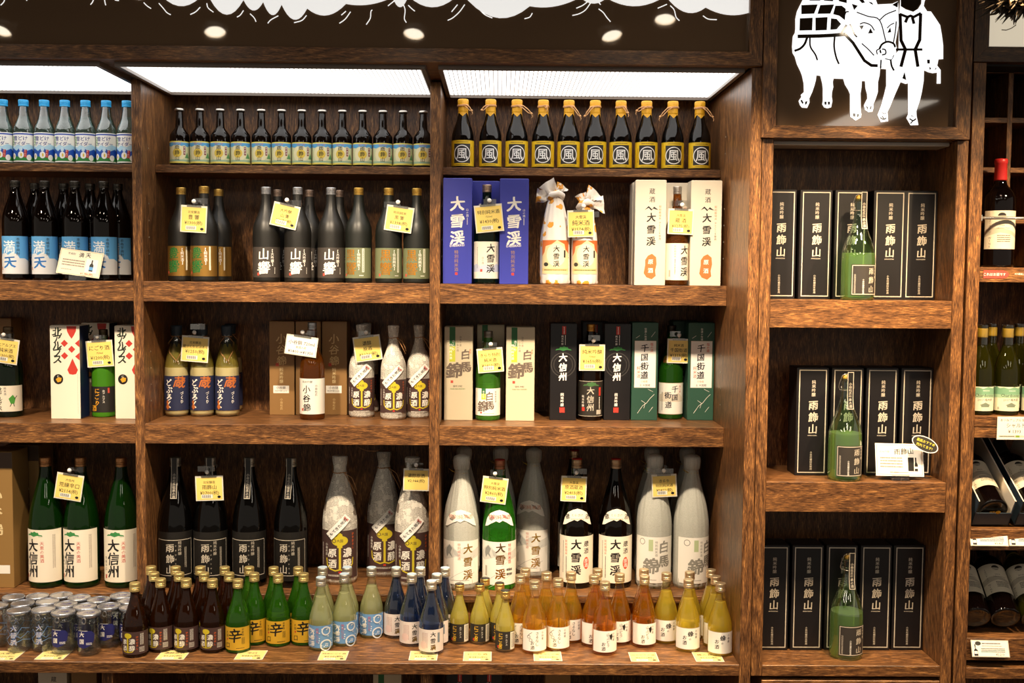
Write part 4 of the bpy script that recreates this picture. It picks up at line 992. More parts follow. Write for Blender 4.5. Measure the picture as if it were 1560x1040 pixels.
# 17 300 ml bottles on the counter
def k300(lb, W_, H_, bm_, cm, R=.0352, H=.205, lz=.010, liq=None, level=.72, top=None, wide=.0148):
    parts = [('bottle_body', body(P300, R, H, bm_, 28), None), ('cap', screw_cap(wide, H*.885, H*.115, cm, top), None), ('front_label', lab(lb, W_, H_, SK, R, lz), None)]
    if liq:
        for q in liq: parts.append((q[0], liquid_mesh(P300, R, H, q[2], q[1]), 0))
    return (parts, R, H)
GC = metal('#e6cd88', .42); GC2 = metal('#e4cca4', .35); SC = metal('#d8cebc', .35)
e = noujun(36, 34)[:0] + [('R',-8,0,47,34,BRN), ('C',12,6,6,4,YM), ('R',11,8,13,30,YM), ('L',[(2,26),(5,30),(12,31),(19,30),(22,26)],1.2,YM), ('V','原酒',6.5,11,9,9.5,.05,Wt), ('V','濃醇',18.5,10,9.5,10,.05,Wt), ('V','ひやおろし',26,6,4,4.3,.03,paper('#d8622a')), ('M',30,3,36,20,3,1,Wt), ('M',29,23,37,31,4,0,Wt)]
KIND['noujun300'] = k300(e, 39, 34, glass('#4a240a', .03, .85), GC)
e = [('R',-8,0,44,35,paper('#d4a72a')), ('H','辛',19,13,23,.04,0,K), ('H','口',7,28,10,.04,0,K), ('V','大国',6,6,4.6,5,.01,K), ('R',5,17,7.5,20,RD), ('V','辛醸酒',31,2,3.4,4,0,K), ('M',29,16,34,26,4,1,K), ('M',21,31,34,33,1,0,K)]
KIND['karakuchi300'] = k300(e, 37, 35, glass('#4c9c20', .03, .84), GC)
BLU = paper('#6f9fd2'); BW = paper('#e6ecf0')
e = [('R',-8,0,44,34,BLU)]
rr = random.Random(5)
for k in range(46): e.append(('C', rr.uniform(-6, 42), rr.uniform(1, 33), .9, .9, BW))
e += [('O',4,12,6,8,BW), ('O',30,30,7,9,BW), ('O',8,34,6,8,BW), ('O',30,8,5,7,BW), ('V','大雪渓',9,5,8.5,9,.05,WH), ('V','純米にごり',17,3,4.4,4.8,.02,paper('#c8607a')), ('R',-8,-.1,44,0,BLU)]
e = [q for q in e if not (q[0] == 'O' and q[2] > 33)]
KIND['blossom300'] = k300(e, 36, 34, thin('#f4f6ea', .12), SC, liq=[('cloudy_sake', liquid('#fafad0', .52), .74)], top=paper('#a8bccb'))
PK = paper('#ece0d8')
e = [('R',-8,0,44,34,PK), ('V','大雪渓',23,3,9,9.6,.04,K), ('H','渓',23.3,27.5,9,.04,0,paper('#8a6a2a')), ('M',5,5,15,28,5,1,paper('#c9a8a0')), ('R',30,5,34,20,paper('#7d8a96')), ('C',8,24,6,6,paper('#ecd0c8'))]
KIND['blue300'] = k300(e, 36, 34, thin('#d4e0f4', .12), SC, liq=[('sake', liquid('#8098c0', .12), .84)], top=paper('#a8bccb'))
e = [('R',-4,0,34,28,paper('#26231f')), ('V','にごり',9,2,8,7.6,.04,paper('#e0b428')), ('H','酒',8,24,7,.03,0,paper('#e0b428')), ('R',3,22,5.5,26,RD), ('V','北アルプス',18,4,3.2,3.6,.02,Wt), ('R',24,1,34,28,paper('#e8e0cc')), ('M',26,3,32,25,3,1,K)]
KIND['nigori300'] = k300(e, 30, 28, thin('#faf9e0', .12), metal('#e0b86a', .35), R=.0285, H=.172, lz=.008, liq=[('cloudy_sake', liquid('#fff698', .50), .80), ('sediment', paper('#d9cfb2', .5), .2)], top=paper('#1a1714', .3), wide=.0142)
def fruit(txt, last, extra=()):
    return [('R',-7,0,40,33,WH), ('F',-7,0,40,33,.5,paper('#c9c0b4')), ('V',txt,19,3,5.6,5.6,.02,K), ('V','お酒',12,17,7,7,.03,K), ('V','小谷産',28,3,4,4.6,.01,paper('#4a4a48'))] + list(extra)
KIND['sarunashi'] = k300(fruit('さるなし', 0, [('L',[(4,10),(8,6),(11,4)],.6,K), ('O',6,11,2,2.5,K), ('O',9,16,2,2.5,K)]), 33, 33, thin('#fdf8e2', .05), GC2, liq=[('fruit_liqueur', liquid('#f4d04a', .24), .74)])
KIND['yamabudou'] = k300(fruit('山ぶどう', 0, [('P',[(21,7),(25,4),(26,9),(24,15),(22,12)],K)]), 33, 33, thin('#fdf6dc', .05), GC2, liq=[('fruit_liqueur', liquid('#e6ac34', .22), .74)])
KIND['honey'] = k300([('R',-7,0,40,33,WH), ('F',-7,0,40,33,.5,paper('#c9c0b4')), ('H','蜂',20,9,9.5,.04,0,K), ('H','の',19,17,4,.02,0,K), ('V','お酒',11,11,7.5,8,.03,K), ('V','小谷産',29,3,4,4.6,.01,paper('#4a4a48'))], 34, 33, thin('#fdfbe4', .05), GC2, liq=[('honey_liqueur', liquid('#fff070', .36), .74)])
# 18 cup sake jars
R, H = .0315, .118
jp = [(.86, .01), (1, .06), (1, .30), (1, .78), (.95, .86), (.93, .93)]
jb = lath([(R*.5, .002)] + smooth_prof([(a*R, b*H) for a, b in jp], 4), thin('#f6f9f8', .10), 28)
jl = lath([(R*.8, .006), (R*.9, .009), (R*.94, .014), (R*.94, H*.76), (R*.90, H*.80)], thin('#f8fbfb', .02), 24)
m = MB(); m.lathe([(R*.97, H*.92), (R*1.03, H*.925), (R*1.04, H*.95), (R*1.04, H*.985), (R*1.0, H), (R*.96, H), (R*.94, H*.985)], metal('#b9bcc6', .25), 30)
m.lathe([(R*.94, H*.984), (R*.3, H*.983)], paper('#cfcfd4', .3), 30)
lid = m.mesh('lid')
m = MB(); m.tube([(.0060*math.cos(t), -R*1.07, H*.865 + .0075*math.sin(t)) for t in [2*PI*i/16 for i in range(16)]], .0010, metal('#cfd0d4', .2), 5, closed=True)
ring = m.mesh('pull_ring')
NB = paper('#26286a')
eL = [('P',[(1,12),(4,9),(14,8),(26,9),(30,14),(29,24),(24,31),(15,35),(6,34),(1,30)],NB), ('V','大国',11,10,9,10.5,.06,WH), ('M',5,7.8,20,9.3,1,0,WH), ('M',18,26,26,30,2,0,WH)]
tl_ = flat([('H','大国',0+14,14,9,.03,0,NB), ('L',[(7,21),(21,21)],1,NB)], 28, 28, SK, None, 'lid_print')
tl_.transform(Matrix.Rotation(-PI/2, 4, 'X'))
for v in tl_.vertices: v.co = (v.co.x, v.co.y - 14*SK + 2*14*SK - 14*SK + (0), H*.9855)
ys = [v.co.y for v in tl_.vertices]; my = (min(ys) + max(ys))/2
for v in tl_.vertices: v.co.y -= my
KIND['jar_label'] = ([('glass_cup', jb, None), ('sake', jl, 0), ('lid', lid, None), ('lid_print', tl_, 2), ('pull_ring', ring, None), ('front_label', lab(eL, 31, 42, SK, R, .010), None)], R, H)
LB = paper('#6f95cc')
eB = [('L',[(-14,30),(-6,24),(4,30),(14,20),(26,28),(38,20),(44,24)],.8,LB), ('L',[(-14,18),(-4,24),(6,16),(20,34),(30,30),(44,34)],.8,LB), ('L',[(-10,36),(0,30),(10,38),(28,12),(42,16)],.8,LB), ('V','大雪渓',16,8,10.5,10.5,.10,WH), ('V','大雪渓',16,8,10.5,10.5,.02,paper('#2a56a8'))]
KIND['jar_blue'] = ([('glass_cup', jb, None), ('sake', jl, 0), ('lid', lid, None), ('pull_ring', ring, None), ('printed_lettering', lab(eB, 31, 46, SK, R, .010), None)], R, H)
# 19 tower bottle
R, H = .0465, .300
e = [('R',0,0,46,47,paper('#35302c')), ('F',1,1,45,46,1.1,SV), ('V','雨飾山',32,4,12,14,.03,SV), ('V','純米吟醸',42,2,4.6,5,.01,SV), ('V','小谷村棚田米使用',18,22,2.9,2.9,.02,WH), ('M',4,15,7,44,2,1,SV)]
pw = [(p[0]*R, p[1]*H) for p in PTOW]; pfw = smooth_prof(pw, 4)
WIRE = metal('#c9c4ba', .2)
m = MB()
for sgn in (-1, 1):
    m.tube([(sgn*.006, -.008, H*.985), (sgn*.013, -.004, H*.975), (sgn*.020, 0, H*.90), (sgn*.022, 0, H*.86), (sgn*.018, 0, H*.835), (sgn*.013, 0, H*.845), (sgn*.0135, 0, H*.87)], .0012, WIRE, 6)
m.tube([(-.006, -.008, H*.985), (0, -.009, H*.99), (.006, -.008, H*.985)], .0012, WIRE, 6)
m.tube([(.0145*math.sin(t), -.0145*math.cos(t), H*.835) for t in [2*PI*i/16 for i in range(16)]], .0012, WIRE, 5, closed=True)
wire = m.mesh('wire_bail')
me = flat([('R',0,0,10,57,BD), ('F',.4,0,9.6,56.5,.8,SV), ('V','小谷杜氏伝承の酒',5,16,4.7,4.8,.01,SV)], 10, 57, ST, None, 'neck_strip')
bm = bmesh.new(); bm.from_mesh(me)
for kk in range(1, 22): bmesh.ops.bisect_plane(bm, geom=bm.verts[:] + bm.edges[:] + bm.faces[:], plane_co=(0, 0, kk*.005), plane_no=(0, 0, 1))
def rad2(z):
    for (ra, za), (rb, zb) in zip(pfw, pfw[1:]):
        if za <= z <= zb: return ra + (rb-ra)*(z-za)/max(zb-za, 1e-6)
    return pfw[-1][0]
for v in bm.verts:
    z = H + .002 - 57*ST + v.co.z; v.co.y = -(max(rad2(z), .0155) + .0012) + (v.co.y + .0002); v.co.z = z; v.co.x += .006
bm.to_mesh(me); bm.free()
KIND['tower'] = ([('bottle_body', body(PTOW, R, H, thin('#d6ecdd', .14), 34), None), ('sake', liquid_mesh(PTOW, R, H, .44, liquid('#e6f7b8', .30)), 0), ('stopper', lath([(.011, H*.93), (.0115, H*.95), (.010, H*.975), (.006, H*.985)], paper('#b9923a', .4), 20), None, 'amber rubber stopper'), ('wire_bail', wire, None), ('neck_strip', me, None), ('front_label', rotmesh(lab(e, 46, 47, ST, R, .014), .12), None)], R, H)
# 20 wines
def bordeaux(gm, caps, cap_part='capsule'):
    R, H = .0415, .300
    return [('bottle_body', body(PBORD, R, H, gm, 34), None), (cap_part, lath([(R*.40, H*.80), (R*.41, H*.81), (R*.39, H*.95), (R*.42, H*.955), (R*.43, H*.985), (R*.38, H)], caps, 26), None)]
def winelabel(W_, H_, s):
    return [('R',-8,0,W_+6,H_,paper('#d9d0ba')), ('P',[(-8,30),(6,26),(20,26),(34,30),(W_+6,36),(W_+6,42),(34,36),(18,33),(-8,40)],paper('#b4ab98')), ('C',20,8,6,5,K), ('R',14,8,26,12,paper('#d9d0ba')), ('M',15,8.5,25,11.5,2,0,K), ('H','2016',20,22,4,.0,0,K), ('H','Cabernet Franc',22,26,3.2,0,0,K), ('V','IZUTSU WINE',3,8,4.6,4.4,.0,paper('#4a4640')), ('M',14,36,34,48,4,0,K)]
KIND['red_wine'] = (bordeaux(glass('#0c0606', .02, .5), paper('#c22a28', .4)) + [('front_label', lab(winelabel(44, 58, ST), 44, 58, ST, .0415, .050), None)], .0415, .300)
KIND['lying_red'] = (bordeaux(glass('#0c0606', .02, .5), paper('#1a1616', .4)) + [('front_label', lab(winelabel(44, 58, ST), 44, 58, ST, .0415, .062), None)], .0415, .300)
KIND['lying_white'] = (bordeaux(glass('#4a4a10', .02, .8), paper('#1a1616', .4)) + [('front_label', lab(winelabel(44, 58, ST), 44, 58, ST, .0415, .062), None), ('collar_band', lath([(.0172, .228), (.0172, .236)], paper('#b49a3a'), 24, cap=False), None)], .0415, .300)
R, H = .0340, .250
e = [('R',-8,0,44,37,paper('#e9e7cf')), ('P',[(-8,2),(-3,0),(3,2.5),(9,1),(16,3),(24,0),(32,2.5),(38,.5),(44,2),(44,12),(-8,12)],paper('#7fae8c')), ('R',-8,12,44,17,paper('#a9c9a6')), ('H','Chardonnay',20,13,6.2,.01,0,K), ('H','2017 梅木原',20,20,4.4,.0,0,K), ('P',[(12,28),(20,24),(28,28),(26,29),(26,31),(14,31),(14,29)],paper('#7d8a78')), ('M',16,5,26,7,1,0,WH), ('M',0,31,3,35,2,0,K)]
KIND['chardonnay'] = ([('bottle_body', body(PBURG, R, H, glass('#4a4a10', .02, .85), 30), None), ('foil_band', lath([(.0142, H*.855), (.0146, H*.87), (.0146, H*.955), (.0142, H*.96)], paper('#d0ae3c', .5), 18), None, 'yellow band inside the clear capsule'), ('capsule', lath([(.0160, H*.78), (.0160, H*.985), (.0155, H)], thin('#e0ded0', .12), 22, cap=False), None, 'clear shrink capsule'), ('front_label', lab(e, 36, 37, ST, R, .012), None)], R, H)

# ---------------------------------------------------------------- cartons
def carton(W_, H_, D_, s, front, base, side=None, name='carton', lidline=True):
    """W_,H_ in photo pixels of the front face, D_ depth in metres"""
    w_, h_ = W_*s, H_*s
    m = MB(); m.box((-w_/2, 0, 0), (w_/2, D_, h_), base, .0009)
    if side:
        m.quad([(w_/2 + .0003, .001, .001), (w_/2 + .0003, D_ - .001, .001), (w_/2 + .0003, D_ - .001, h_ - .001), (w_/2 + .0003, .001, h_ - .001)], side)
    c = m.mesh('carton_body')
    m = MB(); m.box((-w_/2 + .002, .002, h_ - .0004), (w_/2 - .002, D_ - .002, h_ + .0012), base, .0006)
    lidm = m.mesh('lid_flap')
    f = flat([('R', .4, .4, W_ - .4, H_ - .4, base)] + front, W_, H_, s, None, 'front_print')
    return [('carton_body', c, None), ('lid_flap', lidm, None), ('front_print', f, None)]
BX = {}
BB = paper('#3b40a4', .35); BT = paper('#d9d2da')
BX['blue'] = carton(43, 156, .08, S, [('V','大雪渓',21,26,24,25,.06,Wt), ('H','DAISEKKEI',21,99,5,.03,0,Wt), ('V','特別純米酒',20,106,6.2,6.4,.02,foil('#c09a7a')), ('R',18,139,22,143,RD), ('V','山の酒',36,44,4,4.4,.0,Wt), ('M',35,58,37,68,1,1,Wt)], BB)
CW = paper('#d6cbb6', .5)
BX['cream'] = carton(46, 156, .08, S, [('V','蔵酒',25,12,9,12,.02,K), ('P',[(14,44),(20,38),(25,43),(28,39),(35,44),(30,43),(27,42),(24,45),(20,41)],K), ('V','大雪渓',24,48,15,17.5,.06,K), ('P',[(20,112),(26,109),(32,114),(33,124),(31,134),(32,142),(26,147),(18,144),(14,138),(16,126),(16,118)],paper('#dd6a30')), ('H','原',24,121,8,.02,0,WH), ('H','酒',24,134,8,.02,0,WH), ('V','契約栽培米',37,37,4,4.4,.01,paper('#d9754a')), ('V','ひとごこち使用',37,61,3.6,4,0,K)], CW)
DGN = paper('#1c2a18')
def drop(cx, y0, y1, w_, up):
    if up: return [('P',[(cx,y0),(cx+w_*.55,y0+(y1-y0)*.42),(cx+w_*.95,y0+(y1-y0)*.70),(cx+w_*.6,y1-1),(cx,y1),(cx-w_*.6,y1-1),(cx-w_*.95,y0+(y1-y0)*.70),(cx-w_*.55,y0+(y1-y0)*.42)],RD)]
    return [('P',[(cx-w_,y0),(cx+w_,y0),(cx+w_*.9,y0+(y1-y0)*.4),(cx+w_*.5,y0+(y1-y0)*.72),(cx,y1),(cx-w_*.5,y0+(y1-y0)*.72),(cx-w_*.9,y0+(y1-y0)*.4)],RD)]
def dia(cx, cy, r): return [('P',[(cx,cy-r),(cx+r,cy),(cx,cy+r),(cx-r,cy)],RD)]
BX['alps'] = carton(45, 143, .075, S, [('V','北アルプス',11,2,16,10.4,.06,DGN)] + drop(33, .6, 20, 7.5, False) + dia(22, 27, 5.5) + dia(33, 36, 5.5) + dia(22, 46, 5.5) + [('P',[(44.9,21),(44.9,33),(38,27)],RD), ('P',[(44.9,41),(44.9,53),(38,47)],RD)] + drop(34, 50, 75, 8.5, True) + [('C',12,82,7.4,7.8,K), ('P',[(8,82),(12,79),(17,80),(16,85),(11,87)],paper('#e0a020')), ('H','に',12,77.5,4,.03,0,Wt), ('M',41,74,42,135,1,1,paper('#b8b0a0'))], CR, paper('#16264a', .4))
OT = paper('#8e6a3c', .5)
BX['otari'] = carton(39.5, 149, .08, S, [('V','小谷錦',19,19,17,17.5,.03,paper('#d9bd84')), ('R',10,66,15,71,SEAL), ('V','純米吟醸',19,73,6.4,6.4,.01,paper('#dcc694')), ('R',6,102,31,114,Wt), ('H','小谷錦',18,105.5,5,0,0,K), ('H','純米吟醸仕込み',18,110.5,2.8,0,0,K), ('V','小谷杜氏',19,122,4.6,4.8,0,paper('#d9bd84'))], OT)
BX['hakuba'] = carton(44, 145, .08, S, hakuba(8, 0, 1)[:0] + [('R',8,0,17,40,paper('#2a6b3a')), ('R',8,30,17,54,paper('#bfc43a')), ('V','きらり',14,20,5.6,6,.01,WH), ('V','特別純米酒',10,26,4.4,5,.01,WH), ('V','白馬の里',25,14,3.6,4.2,0,GY), ('V','小谷の酒',20.5,22,3.6,4.2,0,GY), ('H','白',33,43,17,.08,0,GY), ('H','馬',33,62,19,.08,0,GY), ('H','錦',15,68,27,.08,0,GY), ('R',10,83,14,87,SEAL), ('H','信州 大町',21,92,3.4,0,0,K), ('H','HAKUBA-NISHIKI',21,96,3,0,0,paper('#3a7a3a')), ('V','長野',40,34,3.6,4,0,paper('#d8754a'))], paper('#cfc2a4', .45))
BKX = paper('#131012', .4)
BX['shinshu'] = carton(41, 151, .08, S, [('R',18,4,24,17,RD), ('M',20,5,22,16,1,1,WH), ('V','純米吟醸',18.5,18,3.6,4,.02,WH), ('M',22,18,24,33,1,1,WH)] + pine(20, 40, .85, paper('#2f7a3a')) + [('O',20,64,18,19.4,paper('#3a3634')), ('O',20,64,14,15.4,paper('#2e2a28')), ('V','大信州',19.5,46,14.5,15,.06,WH), ('V','純米吟醸',19,108,5.4,5.4,.02,WH), ('R',15,131,23,139,RD)], BKX)
GB2 = paper('#2c5443', .5)
BX['sengoku'] = carton(41, 153, .08, S, [('V','信濃の地酒',21,8,3.8,4,0,Wt), ('R',4,28,38,102,WH), ('F',4,28,38,102,.5,paper('#b0a890')), ('V','千国街道',20,33,13.5,14.2,.05,paper('#23252a')), ('V','塩の道',31,31,5,5,.02,paper('#dd6a4a')), ('V','純米酒',11,68,6,6.4,.01,paper('#dd6a4a')), ('H','小谷産',20,92,3.6,0,0,paper('#dd8a4a')), ('H','土 大国蔵',21,98,4,0,0,K), ('L',[(26,104),(34,108)],.5,Wt), ('L',[(10,142),(18,130),(24,126),(30,118),(36,112)],.6,Wt), ('L',[(16,122),(22,126),(20,134)],.5,Wt), ('L',[(28,140),(34,132)],.5,Wt), ('L',[(6,24),(12,20)],.5,Wt), ('L',[(30,22),(36,14)],.5,Wt)], GB2)
BX['ama'] = carton(50, 169, .085, ST, [('F',4,3,47,165,1.5,SV), ('V','純米吟醸',27,19,6.4,6.6,.02,SV), ('V','雨飾山',27,50,17,19,.05,SV), ('H','AMAKAZARI',26,106,2.6,.02,0,SV), ('V','小谷村棚田米使用',25,131,3.7,3.7,.02,SV)], BKX)
BX['bigbox'] = carton(54, 209, .115, S, [('V','小谷錦',27,54,24,27,.04,paper('#e3cfa0')), ('V','純米吟醸',27,136,8,9,.02,paper('#e3cfa0')), ('R',32,174,48,187,Wt), ('R',0,0,54,24,paper('#4a3626'))], paper('#93713f', .5), paper('#93713f', .5))
# ---------------------------------------------------------------- putting things in their places
OW = ['leftmost', 'second from left', 'third from left', 'fourth from left', 'fifth from left', 'sixth from left', 'seventh from left', 'eighth from left', 'ninth from left', 'tenth from left', 'eleventh from left', 'twelfth from left', 'rightmost']
def ow(i, n): return 'rightmost' if i == n - 1 and n > 1 else OW[i]
rj = random.Random(11)
BNDS = [(a_ + .001, b_ - .001, YB) for a_, b_ in bays] + [(tl[1] + .001, tr[0] - .001, YTB), (wl[1] + .001, wr, YW)]
def keep(x, Y, r, ry=None):
    for a_, b_, yb_ in BNDS:
        if a_ - .04 < x < b_ + .04: return max(a_ + r, min(b_ - r, x)), min(Y, yb_ - .003 - (r if ry is None else ry))
    return x, Y
ROUND = []; PUTS = []
def put(kind, name, px, y, surf, label, cat='bottle', group=None, Y=None, rot=None, s=1.0, extra=()):
    parts, R, H = KIND[kind]
    if Y is None: Y = fl(px, y, surf).y + R * s
    x = at(px, y - 10, Y).x
    if rot is None: rot = rj.uniform(-.10, .10)
    x, Y = keep(x, Y, R * s)
    r_ = inst(list(parts) + list(extra), name, (x, Y, surf + .0003), label, cat, group, rot, s)
    PUTS.append((r_, parts, s)); ROUND.append((r_, R * s + .0012, round(surf, 3), YP if surf < z1 - .01 else Y1)); return r_
def box(kind, x0, x1, y, surf, label, group=None, Y=None, rot=0.0, sxs=1.0):
    cx = (x0 + x1) / 2
    if Y is None: Y = fl(cx, y, surf).y
    wd = max(v.co.x for v in BX[kind][0][1].vertices)
    x, Y = keep(at(cx, y, Y).x, Y, wd + .0004, .082)
    return inst(BX[kind], 'sake_carton', (x, Y, surf + .0003), label, 'box', group, rot)

# --- top shelf
for i, px in enumerate([-25, 6, 38, 70, 101, 131, 162, 192]):
    if px < -20: continue
    put('cider', 'cider_bottle', px, 247, z1, 'clear blue-capped cider bottle, %s on the top left shelf' % ow(i - 1, 7), group='clear cider bottles on the top left shelf', Y=3.488)
g = 'dark beer bottles on the top middle shelf'; bx = [274, 305, 336, 367, 399, 430, 461, 492, 523, 554, 586, 617, 646]
for i, px in enumerate(bx):
    put('beer', 'beer_bottle', px, 247, z1, 'dark beer bottle with yellow label, %s on the top middle shelf' % ow(i, 13), group=g, Y=3.488)
g = 'yellow-capped sake bottles on the top right shelf'
ropes = {0: (1, .028, .016), 1: (-1, .026, .014), 2: (1, .044, .024), 4: (1, .034, .030), 5: (-1, .034, .030), 6: (1, .020, .018), 7: (-1, .034, .012), 8: (-1, .044, .030), 9: (1, .036, .028)}
for i, px in enumerate([705, 747, 787, 827, 866, 906, 945, 984, 1024, 1065]):
    if i in ropes: sd, dx, dz = ropes[i]; cm = rope_mesh(sd, .212, dx, dz, tail=i not in (1, 5), fy=-.004 - .003*(i % 3))
    else: cm = rope_mesh(1, .212, .010, .004)
    put('kaze', 'sake_bottle', px, 254, z1, 'dark bottle with yellow wrapped cap, %s on the top right shelf' % ow(i, 10), group=g, Y=3.492, extra=[('rope', cm, None)], rot=rj.uniform(-.06, .06))

# --- second shelf
YA = YP + .045; YBk = YP + .155
g = 'brown bottles with blue sky labels on the second left shelf'
for i, px in enumerate([25, 70, 116, 160]):
    put('manten', 'shochu_bottle', px, 426, z2, 'brown bottle with blue sky label, %s in the front row' % OW[i], group=g, Y=YP + .088, rot=.05)
for i, px in enumerate([-2, 55, 99, 139, 181]):
    if i == 0: continue
    put('manten', 'shochu_bottle', px, 426, z2, 'brown bottle with blue sky label, %s in the back row' % OW[i - 1], group=g, Y=YP + .172, rot=.1)
g = 'frosted bottles with gold labels on the second shelf'
for px, Y, t in ((279, YA, 'left of the tagged one'), (312, YA - .005 + .0, 'under the yellow price tag'), (334, YBk, 'behind and right of the tagged one')):
    if px == 279: Y = YA + .055
    if px == 312: Y = YA - .004
    put('houkyou', 'sake_bottle', px if px != 279 else 277, 430, z2, 'frosted black bottle with gold label and green lettering, ' + t, group=g, Y=Y, rot=-.1)
g = 'frosted black bottles with grey labels on the second shelf'
for i, px in enumerate([406, 454, 505]):
    put('yamahibiki', 'sake_bottle', px, 430, z2, 'frosted black bottle with silver cap, %s of the front three' % OW[i], group=g, Y=YA, rot=.08)
for i, px in enumerate([424, 472, 517]):
    put('yamahibiki_b', 'sake_bottle', px, 430, z2, 'frosted black bottle with dull brown cap, %s of the three standing behind' % OW[i], group=g, Y=YBk - .005, rot=.05)
for i, px in enumerate([546, 592, 638]):
    put('kokukyou', 'sake_bottle', px, 430, z2, 'frosted bottle with gold cap and olive label, %s of three' % ow(i, 3), group='frosted bottles with olive labels on the second shelf', Y=YA, rot=(-.25, .15, -.05)[i])
g = 'blue sake cartons on the second shelf'
box('blue', 675, 718, 432, z2, 'tall blue sake carton beside the middle partition', g, Y=YP + .018)
box('blue', 761, 804, 432, z2, 'tall blue sake carton right of the green bottle', g, Y=YP + .018)
box('blue', 719, 759, 432, z2, 'tall blue sake carton standing back behind the green bottle', g, Y=YP + .115)
put('daisekkei', 'sake_bottle', 741, 431, z2, 'green sake bottle with cream label standing between two blue cartons', Y=YP + .048, rot=.08)
put('blossom', 'wrapped_sake_bottle', 845, 431, z2, 'taller bottle wrapped in white blossom paper with knotted top', group='blossom-wrapped bottles on the second shelf', Y=YP + .055, rot=0)
put('blossom2', 'wrapped_sake_bottle', 890, 431, z2, 'shorter blossom-wrapped bottle with a yellow price tag', group='blossom-wrapped bottles on the second shelf', Y=YP + .055, rot=0)
g = 'cream sake cartons on the second shelf'
box('cream', 967, 1012, 432, z2, 'cream sake carton with orange blot, left of the brown bottle', g, Y=YP + .018, rot=-.05)
box('cream', 963, 1006, 432, z2, 'cream sake carton hidden behind the left cream carton', g, Y=YP + .112)
box('cream', 1010, 1046, 432, z2, 'cream sake carton standing back behind the brown bottle', g, Y=YP + .12)
box('cream', 1051, 1097, 432, z2, 'cream sake carton with orange blot at the right end of the second shelf', g, Y=YP + .018, rot=-.02)
put('gensshu720', 'sake_bottle', 1030, 431, z2, 'brown sake bottle with white label between two cream cartons', Y=YP + .05, rot=.1)

# --- third shelf
put('kitaalps', 'sake_bottle', 15, 636, z3, 'dark green bottle with cream label at the left edge of the third shelf', rot=.05)
box('otari', -12, 27, 624, z3, 'brown carton standing behind the dark green bottle at the left edge')
g = 'white cartons with red diamonds on the third shelf'
box('alps', 78, 123, 638, z3, 'white carton with red drops and diamonds and navy side, left of the bright green bottle', g, rot=.0)
box('alps', 176, 221, 638, z3, 'white carton with red drops touching the left partition', g, rot=.0)
box('alps', 146, 176, 622, z3, 'white carton with red pattern hidden behind the bright green bottle', g)
put('nigori720', 'sake_bottle', 159, 636, z3, 'bright green bottle of cloudy sake with black label', rot=0)
g = 'cloudy sake bottles with navy labels on the third shelf'
for px, y, k, t in ((267, 635, 'dobu', 'leftmost of the front three'), (306, 635, 'dobu', 'under the price tag'), (343, 635, 'dobu', 'rightmost of the front three'), (281, 618, 'dobu2', 'standing behind on the left'), (321, 618, 'dobu2', 'standing behind in the middle'), (363, 622, 'dobu2', 'standing behind on the right')):
    put(k, 'cloudy_sake_bottle', px, y, z3, 'cloudy sake bottle with navy label and blue paper cap, ' + t, group=g, rot=.15 if y > 630 else .3)
g = 'brown cartons with gold lettering on the third shelf'
for i, px in enumerate([410, 450, 490]):
    box('otari', px, px + 39.5, 632, z3, 'matte brown sake carton with gold lettering, %s of three' % ow(i, 3), g)
put('otari', 'sake_bottle', 476, 640, z3, 'brown sake bottle with white label in front of the brown cartons', rot=.05)
g = 'newspaper-wrapped small bottles on the third shelf'
for px, y, t in ((551, 637, 'under the yellow price tag'), (602, 640, 'standing in the middle'), (640, 638, 'beside the partition'), (568, 619, 'standing behind the tagged one')):
    put('news720', 'wrapped_sake_bottle', px, y, z3, 'smaller newspaper-wrapped bottle on the third shelf, ' + t, group=g, rot=.05)
g = 'beige cartons with grey lettering on the third shelf'
box('hakuba', 676, 720, 640, z3, 'beige carton with large grey lettering beside the middle partition', g)
box('hakuba', 770, 814, 641, z3, 'beige carton with large grey lettering right of the light green bottle', g)
box('hakuba', 727, 768, 622, z3, 'beige carton standing back behind the light green bottle', g)
put('hakuba', 'sake_bottle', 743, 641, z3, 'light green bottle with white label between two beige cartons', rot=.05)
g = 'black cartons with a pine on the third shelf'
box('shinshu', 837, 878, 640, z3, 'black carton with white lettering and green pine, left of the dark bottle', g)
box('shinshu', 919, 960, 640, z3, 'black carton with white lettering and green pine, touching the green carton', g)
box('shinshu', 878, 917, 620, z3, 'black carton standing back behind the dark bottle', g)
put('daishinshu_dark', 'sake_bottle', 899, 641, z3, 'dark bottle with gold cap and black label between black cartons', rot=0)
g = 'dark green cartons on the third shelf'
box('sengoku', 961, 1001, 640, z3, 'dark green carton with white panel, left of the green bottle', g)
box('sengoku', 1050, 1091, 640, z3, 'dark green carton with white panel at the right end of the third shelf', g)
box('sengoku', 1004, 1044, 619, z3, 'dark green carton standing back behind the green bottle', g)
put('sengoku', 'sake_bottle', 1021, 639, z3, 'green bottle with gold sticker between dark green cartons', rot=-.05)

